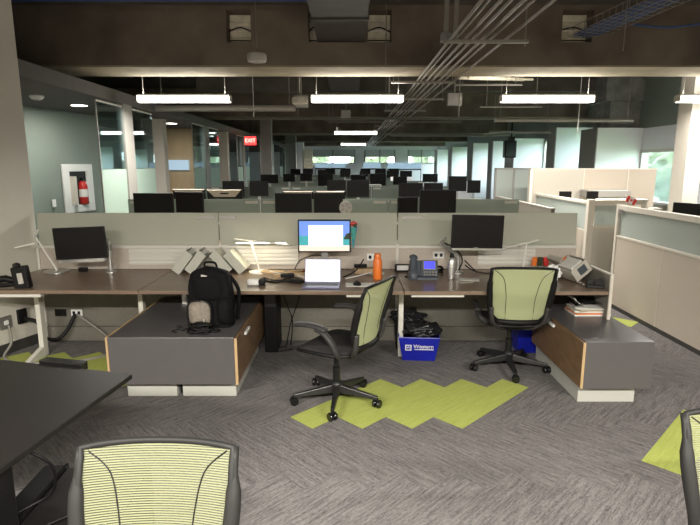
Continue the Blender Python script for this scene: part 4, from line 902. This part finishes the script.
# ------------------------------------------------------------ right partition beside the aisle
t = thing('aisle_partition','tall cream partition with frosted glass top along the right aisle','partition',(3.24,6.39,0))
L_ = 5.0
MB().box(0,.06,-L_,-.05,.05,.885).build('lower_panel','tan_panel',t)
MB().box(.002,.058,-L_,-.02,0,.05).build('base_strip','baseboard',t)
MB().box(.022,.036,-L_,-.05,.90,1.205).build('glass_screen','frost_blue',t)
MB().box(-.008,.068,-L_,-.0,1.205,1.265).build('top_rail','cream_metal',t,bevel=.004)
MB().box(-.008,.068,-L_,-.05,.88,.905).build('mid_rail','cream_metal',t,bevel=.003)
MB().box(-.01,.07,-.05,.0,0,1.275).build('end_post','cream_metal',t,bevel=.004)
MB().box(-.012,-.008,-.16,-.06,1.16,1.22).build('clip','steel',t)
for y in (-1.01,-2.2,-3.4,-4.6): MB().box(-.003,.063,y-.003,y+.003,.05,.885).build('seam','cream_metal',t)
t = thing('aisle_partition','narrow cream partition with a small blue-grey window, facing the aisle behind the desk end','partition',(3.17,6.88,0))
MB().box(.02,.46,0,.06,.05,.95).build('lower_panel','cream_panel',t); MB().box(.05,.44,.02,.035,.95,1.22).build('glass_screen','frost_blue',t); MB().box(-.06,.02,-.01,.07,0,1.30).build('end_post','cream_metal',t,bevel=.004)
MB().box(.02,.48,-.01,.07,1.22,1.29).build('top_rail','cream_metal',t,bevel=.004); MB().box(.44,.48,-.01,.07,0,1.22).build('end_post','cream_metal',t); MB().box(.02,.46,-.005,.065,.93,.96).build('mid_rail','cream_metal',t)
t = thing('aisle_partition','partition with frosted glass running back from the cream post behind the right desk','partition',(3.14,6.95,0))
MB().box(0,.06,.03,2.0,.05,.88).build('lower_panel','tan_panel',t); MB().box(.022,.036,.03,2.0,.88,1.235).build('glass_screen','frost_blue',t); MB().box(-.005,.065,.03,2.0,1.235,1.27).build('top_rail','cream_metal',t)
# flag
t = thing('desk_flag','small red and white maple leaf flag on top of the aisle partition','flag',(3.26,6.22,1.265))
MB().tube([(0,0,0),(-.02,0,.13)],.003,6).build('pole','white',t)
FM = Matrix.Translation((-.02,0,.055)) @ Euler((0,R(24),0)).to_matrix().to_4x4()
MB().box(-.0,.035,-.002,.002,0,.075).box(.085,.12,-.002,.002,0,.075).xf(FM).build('red_band','flag_red',t); MB().box(.035,.085,-.0015,.0015,0,.075).xf(FM).build('white_band','white',t)
MB().prism([(-.014,-.004),(-.003,-.008),(-.003,-.02),(.003,-.02),(.003,-.008),(.014,-.004),(.018,.006),(.008,.006),(.010,.016),(.004,.012),(0,.024),(-.004,.012),(-.010,.016),(-.008,.006),(-.018,.006)],-.003,.003).xf(FM@Matrix.Translation((.06,0,.037))@Euler((R(90),0,0)).to_matrix().to_4x4()).build('leaf_emblem','flag_red',t)
# things standing behind the aisle partition
def stdbox(x,y,z,w_,dd_,h_,m_,lab,name='box',cat='box',rz=0):
    o = MB().box(-w_/2,w_/2,-dd_/2,dd_/2,0,h_).box(-w_/2+.01,w_/2-.01,-dd_/2-.003,-dd_/2,.01,h_-.01).build(name,m_,bevel=.006,loc=(x,y,z)); o.rotation_euler=(0,0,R(rz)); tag(o,lab,cat); return o
t = thing('desk','pale desk behind the aisle partition, seen over its top','desk',(4.0,5.6,0)); MB().box(-.65,.6,-1.6,.9,.71,.74).build('desktop','cream_panel',t)
for x,y in ((-.6,-1.5),(.55,-1.5),(-.6,.85),(.55,.85)): MB().box(x-.02,x+.02,y-.02,y+.02,0,.71).build('leg','white_metal',t)
for i,(x,y,rz,lab) in enumerate(((3.72,5.75,-62,'angled monitor with a pale back behind the aisle partition, left of two'),(3.74,5.15,-62,'angled monitor with a pale back behind the aisle partition, right of two'))):
    t,rot = monitor(x,y,1.21,.40,.24,rz,lab,stand='foot'); rot(MB().box(-.19,.19,.055,.06,-.10,.10)).build('back_cover','tan_panel',t)
for x,y,h_,w_,lab in ((3.62,6.25,.50,.10,'short white stand behind the aisle partition, nearest the flag'),(3.9,5.9,.50,.16,'white box behind the aisle partition, right of the flag'),(3.80,4.75,.52,.12,'white paper box behind the aisle partition at the right edge')): stdbox(x,y,.74,w_,.12,h_,'paper',lab,'paper_box')

# ------------------------------------------------------------ workstation rows further back
ordn = {7.15:'second row',11.4:'third row',15.6:'fourth row',20.4:'fifth row',24.6:'sixth row'}
proto = None
for yr in (7.15,11.4,15.6,20.4,24.6):
    xs = (-3.02,-1.27,.46,2.20) if yr > 8 else (-3.02,-1.22,.52,2.30)
    for i in range(3):
        nm = ('left','middle','right')[i]; x0,x1 = xs[i],xs[i+1]
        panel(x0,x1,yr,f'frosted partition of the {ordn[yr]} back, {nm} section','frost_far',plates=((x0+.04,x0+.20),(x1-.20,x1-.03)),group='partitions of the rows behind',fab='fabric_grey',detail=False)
        for s_ in (-1,1):
            y0 = yr-.86 if s_ < 0 else yr+.08
            t = thing('desk', f'{nm} walnut desk on the {"near" if s_<0 else "far"} side of the {ordn[yr]} partition', 'desk', ((x0+x1)/2,y0,0), 0, 'desks of the rows behind'); w_ = (x1-x0)/2-.01
            MB().box(-w_,w_,0,.84,.708,.738).build('desktop','desk_wood',t)
            for lx in (-w_+.05,w_-.05): MB().box(lx-.02,lx+.02,.38,.46,0,.708).build('leg','white_metal',t)
side = [(-2.57,6.9,1.25,.52,.26,0,'first dark monitor top at left above the front partition'),(-2.10,6.9,1.26,.40,.27,-14,'second dark monitor top at left, turned slightly, above the front partition'),
 (-.74,6.9,1.23,.48,.30,0,'dark monitor top just left of the lit beach monitor'),(-.28,6.9,1.24,.38,.29,8,'dark monitor top right above the lit beach monitor'),
 (.76,6.9,1.20,.30,.26,25,'narrow turned dark monitor top in the second row, right of centre'),(1.15,6.9,1.27,.48,.30,2,'dark monitor top with pale upper edge in the second row, right of centre'),
 (-2.42,11,1.25,.45,.33,0,'left dark monitor in the third row, behind the pale trapezoid monitor'),(-1.89,11,1.26,.39,.31,0,'square dark monitor in the third row at left'),
 (-.28,11,1.27,.39,.33,0,'dark monitor in the third row above the centre pair, left of two'),(.17,11,1.26,.46,.35,0,'dark monitor in the third row above the centre pair, right of two'),
 (1.26,11,1.23,.50,.29,0,'left dark monitor of the right-hand pair in the third row'),(1.73,11,1.26,.39,.23,0,'right dark monitor of the right-hand pair in the third row'),
 (2.23,11,1.36,.37,.31,0,'dark monitor standing higher near the white fins in the third row'),(2.57,11,1.30,.27,.26,0,'last small dark monitor of the third row by the aisle'),
 (-.70,15.2,1.32,.43,.34,0,''),(.24,15.2,1.36,.43,.22,0,''),(.80,15.2,1.33,.46,.34,8,''),(1.43,15.2,1.30,.40,.23,0,''),(2.29,15.2,1.38,.43,.23,0,''),(-1.74,15.2,1.38,.34,.22,0,''),(-1.25,15.2,1.40,.34,.22,0,''),(-2.3,15.2,1.35,.5,.25,0,''),
 (-.19,20,1.42,.37,.24,0,''),(.52,20,1.42,.32,.2,0,''),(1.12,20,1.44,.37,.24,0,''),(-1.05,20,1.44,.32,.24,0,''),(-1.59,20,1.44,.36,.26,0,''),(2.10,20,1.40,.45,.26,0,''),(1.6,20,1.40,.45,.26,0,''),
 (-2.47,24.2,1.43,.45,.27,0,''),(-1.9,24.2,1.45,.45,.27,0,''),(-.9,24.2,1.45,.45,.27,0,''),(-.2,24.2,1.45,.45,.27,0,''),(.7,24.2,1.45,.45,.27,0,''),(1.4,24.2,1.45,.45,.27,0,''),(2.0,24.2,1.45,.45,.27,0,'')]
rown = {15.2:'fourth row',20:'fifth row',24.2:'sixth and farthest row'}; cnt = {}
for x,y,zc,w_,h_,rz,lab in side:
    if not lab:
        cnt[y] = cnt.get(y,0)+1; order = sorted(q[0] for q in side if q[1]==y).index(x)
        lab = f"tiny dark monitor in the {rown[y]}, number {('one','two','three','four','five','six','seven','eight','nine')[order]} from the left"
    monitor(x,y,zc,w_,h_,rz,lab,'dark monitors in the rows behind',stand='foot',zdesk=.738)
# monitors seen from behind: pale tapering back with a dark maker's mark
for x,y,zt,w_,lab in ((-2.30,7.6,1.41,.46,'pale trapezoid back of a monitor right of the second glass front, left one'),(-1.79,7.6,1.40,.50,'pale trapezoid back of a monitor with a dark mark, left of centre'),(-.74,7.6,1.38,.44,'pale monitor back peeking above the dark monitor left of the lit one'),(-.28,7.6,1.38,.42,'pale monitor back peeking above the dark monitor over the lit one')):
    t = thing('monitor',lab,'monitor',(x,y,.738),180,'monitors turned away in the second row')
    TM = Matrix.Translation((0,0,zt-.738-.16)) @ Euler((R(-12),0,0)).to_matrix().to_4x4()
    MB().box(-w_/2,w_/2,-.02,.01,-.16,.16).xf(TM).build('casing','black_plastic',t,bevel=.005)
    MB().hexa([(-w_/2+.10,.012,.06),(w_/2-.10,.012,.06),(w_/2-.10,.03,.06),(-w_/2+.10,.03,.06)],[(-w_/2+.01,.012,.158),(w_/2-.01,.012,.158),(w_/2-.01,.03,.158),(-w_/2+.01,.03,.158)]).xf(TM).build('back_cover','tan_panel',t)
    MB().box(-.06,.06,.031,.034,.10,.12).xf(TM).build('maker_mark','black_plastic',t)
    MB().box(-.03,.03,.0,.03,.01,zt-.738-.16).build('neck','silver',t); MB().box(-.12,.12,-.08,.12,0,.012).build('foot','silver',t)
# pale worktop, white boxes and low items in the rows
for x,y,z,w_,dd_,h_,m_,lab in ((1.86,8.9,1.02,.5,.9,.03,'cream_panel',None),):
    t = thing('high_table','pale high table top with a lit surface behind the second row at right','table',(2.05,9.2,0)); MB().box(-.28,.35,-.5,.6,1.10,1.13).build('tabletop','cream_panel',t)
    for lx,ly in ((-.22,-.4),(.28,-.4),(-.22,.5),(.28,.5)): MB().box(lx-.02,lx+.02,ly-.02,ly+.02,0,1.10).build('leg','white_metal',t)
o = MB().lathe([(.02,-.01),(.085,-.01),(.085,.01),(.02,.01)],n=20,axis='y').build('round_fan','device_white',loc=(-.055,6.80,1.20)); tag(o,'small white round fan beside the dark monitor over the lit one','fan')
for i in range(5): MB().obox((.045*math.cos(i*1.257),-.014,.045*math.sin(i*1.257)),(.045,.004,.025),(0,-math.degrees(i*1.257),0)).build('blade','steel',o)
MB().tube([(0,.0,-.08),(0,0,-.462)],.012,6).lathe([(.07,-.462),(.07,-.45),(.02,-.44)],n=16).build('stand','device_white',o)
for i,(x,y,w_,h_,lab) in enumerate(((.55,13.6,.5,.5,'grey cabinet between the third and fourth rows right of centre'),(2.0,13.4,.5,.55,'white cabinet in front of the fourth row near the fins'),(1.7,17.6,.7,.6,'white box on the rows right of centre, far'),(.2,17.8,.6,.5,'white case on the rows near the centre, far'),(2.75,12.8,.4,.6,'pale case standing by the aisle left of the white fins'))):
    t = thing('storage_cabinet',lab,'cabinet',(x,y,0),0,'cabinets between the rows'); hh = .75+h_
    MB().box(-w_/2,w_/2,-.2,.2,0,hh).build('body','paper_grey' if i in (0,) else 'white_wall',t,bevel=.01); MB().box(-w_/2+.02,w_/2-.02,-.215,-.2,.1,hh-.03).build('door','white_wall',t)
# far screens, blue light put in as glow, and dark gear by the end wall
for i,(x0,x1,z0,z1,y,lab) in enumerate(((-1.71,-1.0,1.60,1.83,26.3,'pale blue whiteboard screen at the far end, left half'),(-.97,-.22,1.60,1.83,26.3,'pale blue whiteboard screen at the far end, middle half'),(.65,1.52,1.58,1.87,26.3,'pale blue screen at the far end, right of centre'),(1.9,3.6,1.55,1.86,27,'wide pale blue screen at the far right end'))):
    t = thing('divider_screen',lab,'screen',((x0+x1)/2,y,0),0,'pale divider screens at the far end'); w_=(x1-x0)/2
    MB().box(-w_,w_,0,.03,z0,z1).build('panel','whiteboard',t); MB().box(-w_,w_,-.01,.04,z0-.06,z0).build('rail','black_plastic',t); MB().box(-w_,-w_+.03,0,.03,0,z0).box(w_-.03,w_,0,.03,0,z0).build('leg','black_plastic',t)
struct(MB().box(-2.65,-2.12,30,30.5,1.0,2.62).box(-2.65,-2.12,30,30.5,0,1.0), 'column_timber', 'hole_white')
# tall frosted screens by the aisle
t = thing('tall_screen','tall frosted glass screen in a grey frame beside the white fins, right of centre','screen',(2.64,9.6,0))
for x0,x1 in ((0,.30),(.33,.72)):
    MB().box(x0,x1,.01,.022,1.0,1.66).build('glass_pane','frost_blue',t); MB().box(x0,x1,0,.04,.05,1.0).build('lower_panel','tan_panel',t)
for x in (-.015,.315,.735): MB().box(x-.015,x+.015,-.005,.045,0,1.69).build('post','grey_post',t)
MB().box(-.03,.75,-.005,.045,1.66,1.69).build('top_rail','grey_post',t)
t = thing('potted_plant','blurred dark leafy plant behind the tall frosted screen','plant',(3.22,9.86,.74))
MB().lathe([(.05,0),(.07,.02),(.08,.14),(.07,.14)],n=20).build('pot','black_plastic',t,smooth=True); lf = MB()
for k in range(26):
    a_ = random.uniform(0,6.28); r_ = random.uniform(.06,.16); h_ = random.uniform(.35,.72)
    c0 = Vector((0,0,.12)); c1 = Vector((r_*.5*math.cos(a_),r_*.5*math.sin(a_),h_*.7)); c2 = Vector((r_*math.cos(a_),r_*math.sin(a_),h_)); sd = Vector((-math.sin(a_),math.cos(a_),0))*.018
    lf.add([c0-sd*.3,c0+sd*.3,c1+sd,c1-sd,c2],[(0,1,2,3),(3,2,4)])
lf.build('leaves','dark_leaf',t)
t = thing('desk','small desk holding the plant behind the tall frosted screen','desk',(3.15,9.95,0)); MB().box(-.4,.4,-.25,.3,.71,.74).build('desktop','cream_panel',t)
for x in (-.36,.36): MB().box(x-.02,x+.02,-.2,.25,0,.71).build('leg','white_metal',t)
t = thing('slanted_panel','grey fabric side panel sloping right of the second row glass','partition',(2.42,7.25,0))
MB().hexa([(0,1.6,0),(.05,1.6,0),(.40,.0,0),(.35,.0,0)],[(0,1.6,1.22),(.05,1.6,1.22),(.40,.0,1.14),(.35,.0,1.14)]).build('fabric_face','fabric_grey',t)
MB().hexa([(-.005,1.6,1.22),(.055,1.6,1.22),(.405,0,1.14),(.345,0,1.14)],[(-.005,1.6,1.235),(.055,1.6,1.235),(.405,0,1.155),(.345,0,1.155)]).build('top_trim','grey_post',t)
# high beige cubicle wall
t = thing('cubicle_wall','high beige cubicle wall with a ribbed left panel, left of the tan column','partition',(3.04,8.95,0))
MB().box(-.02,.03,-.02,.08,0,1.68).build('post','cream_metal',t)
for x0,x1,m_ in ((.04,.88,'cream_panel'),(.90,1.62,'tan_panel'),(1.64,2.10,'tan_panel')): MB().box(x0,x1,0,.06,.05,1.665).build('panel',m_,t)
q = MB()
for k in range(22): q.box(.05,.87,-.010,0,1.0+k*.03,1.018+k*.03)
q.build('ribbed_tile','cream_panel',t)
for x in (.89,1.63): MB().box(x-.008,x+.008,-.006,.066,0,1.67).build('post','cream_metal',t)
MB().box(0,2.1,-.008,.068,1.665,1.685).build('top_rail','cream_metal',t)
for i,(x,y,w_,lab) in enumerate(((3.34,8.2,.17,'small dark monitor top above the partition, left of the grey shelf'),(3.76,8.2,.16,'second small dark monitor top above the partition, beside the grey shelf'))):
    monitor(x,y,1.23,w_*1.1,.22,0,lab,'dark monitors behind the cream partitions',stand='foot')
t = thing('desk','desk against the high beige cubicle wall','desk',(4.0,8.4,0)); MB().box(-.75,.8,-.5,.5,.71,.738).build('desktop','cream_panel',t)
for x in (-.7,.75): MB().box(x-.02,x+.02,-.4,.4,0,.71).build('leg','white_metal',t)
t = thing('wall_shelf','long grey shelf bin hung on the high beige cubicle wall','shelf',(4.15,8.75,1.22)); MB().box(-.28,.42,-.14,.18,0,.115).build('bin','steel',t,bevel=.006); MB().box(-.27,.41,-.15,-.14,.01,.10).build('flap_door','grey_post',t)
t = thing('wall_shelf','white framed shelf front behind the flag','shelf',(3.78,7.3,1.20)); MB().box(-.33,.33,-.01,.14,0,.075).build('shelf_box','white_metal',t,bevel=.004); MB().box(-.30,.30,-.014,-.01,.015,.06).build('front','cream_panel',t); MB().box(-.33,-.30,0,.1,-1.2,0).box(.30,.33,0,.1,-1.2,0).build('leg','white_metal',t)
# loudspeaker on the fin
t = thing('loudspeaker','black loudspeaker hanging among the white fins','speaker',(4.72,15.9,2.2)); MB().box(-.17,.17,-.12,.12,-.25,.25).build('cabinet','black_plastic',t,bevel=.02); MB().box(-.14,.14,-.13,-.12,-.22,.22).build('grille','black_gloss',t)
MB().box(-.02,.14,.0,.12,.25,.36).build('bracket','black_plastic',t); MB().tube([(.05,.05,.3),(.05,.05,1.35)],.02,8).build('pole','black_plastic',t)
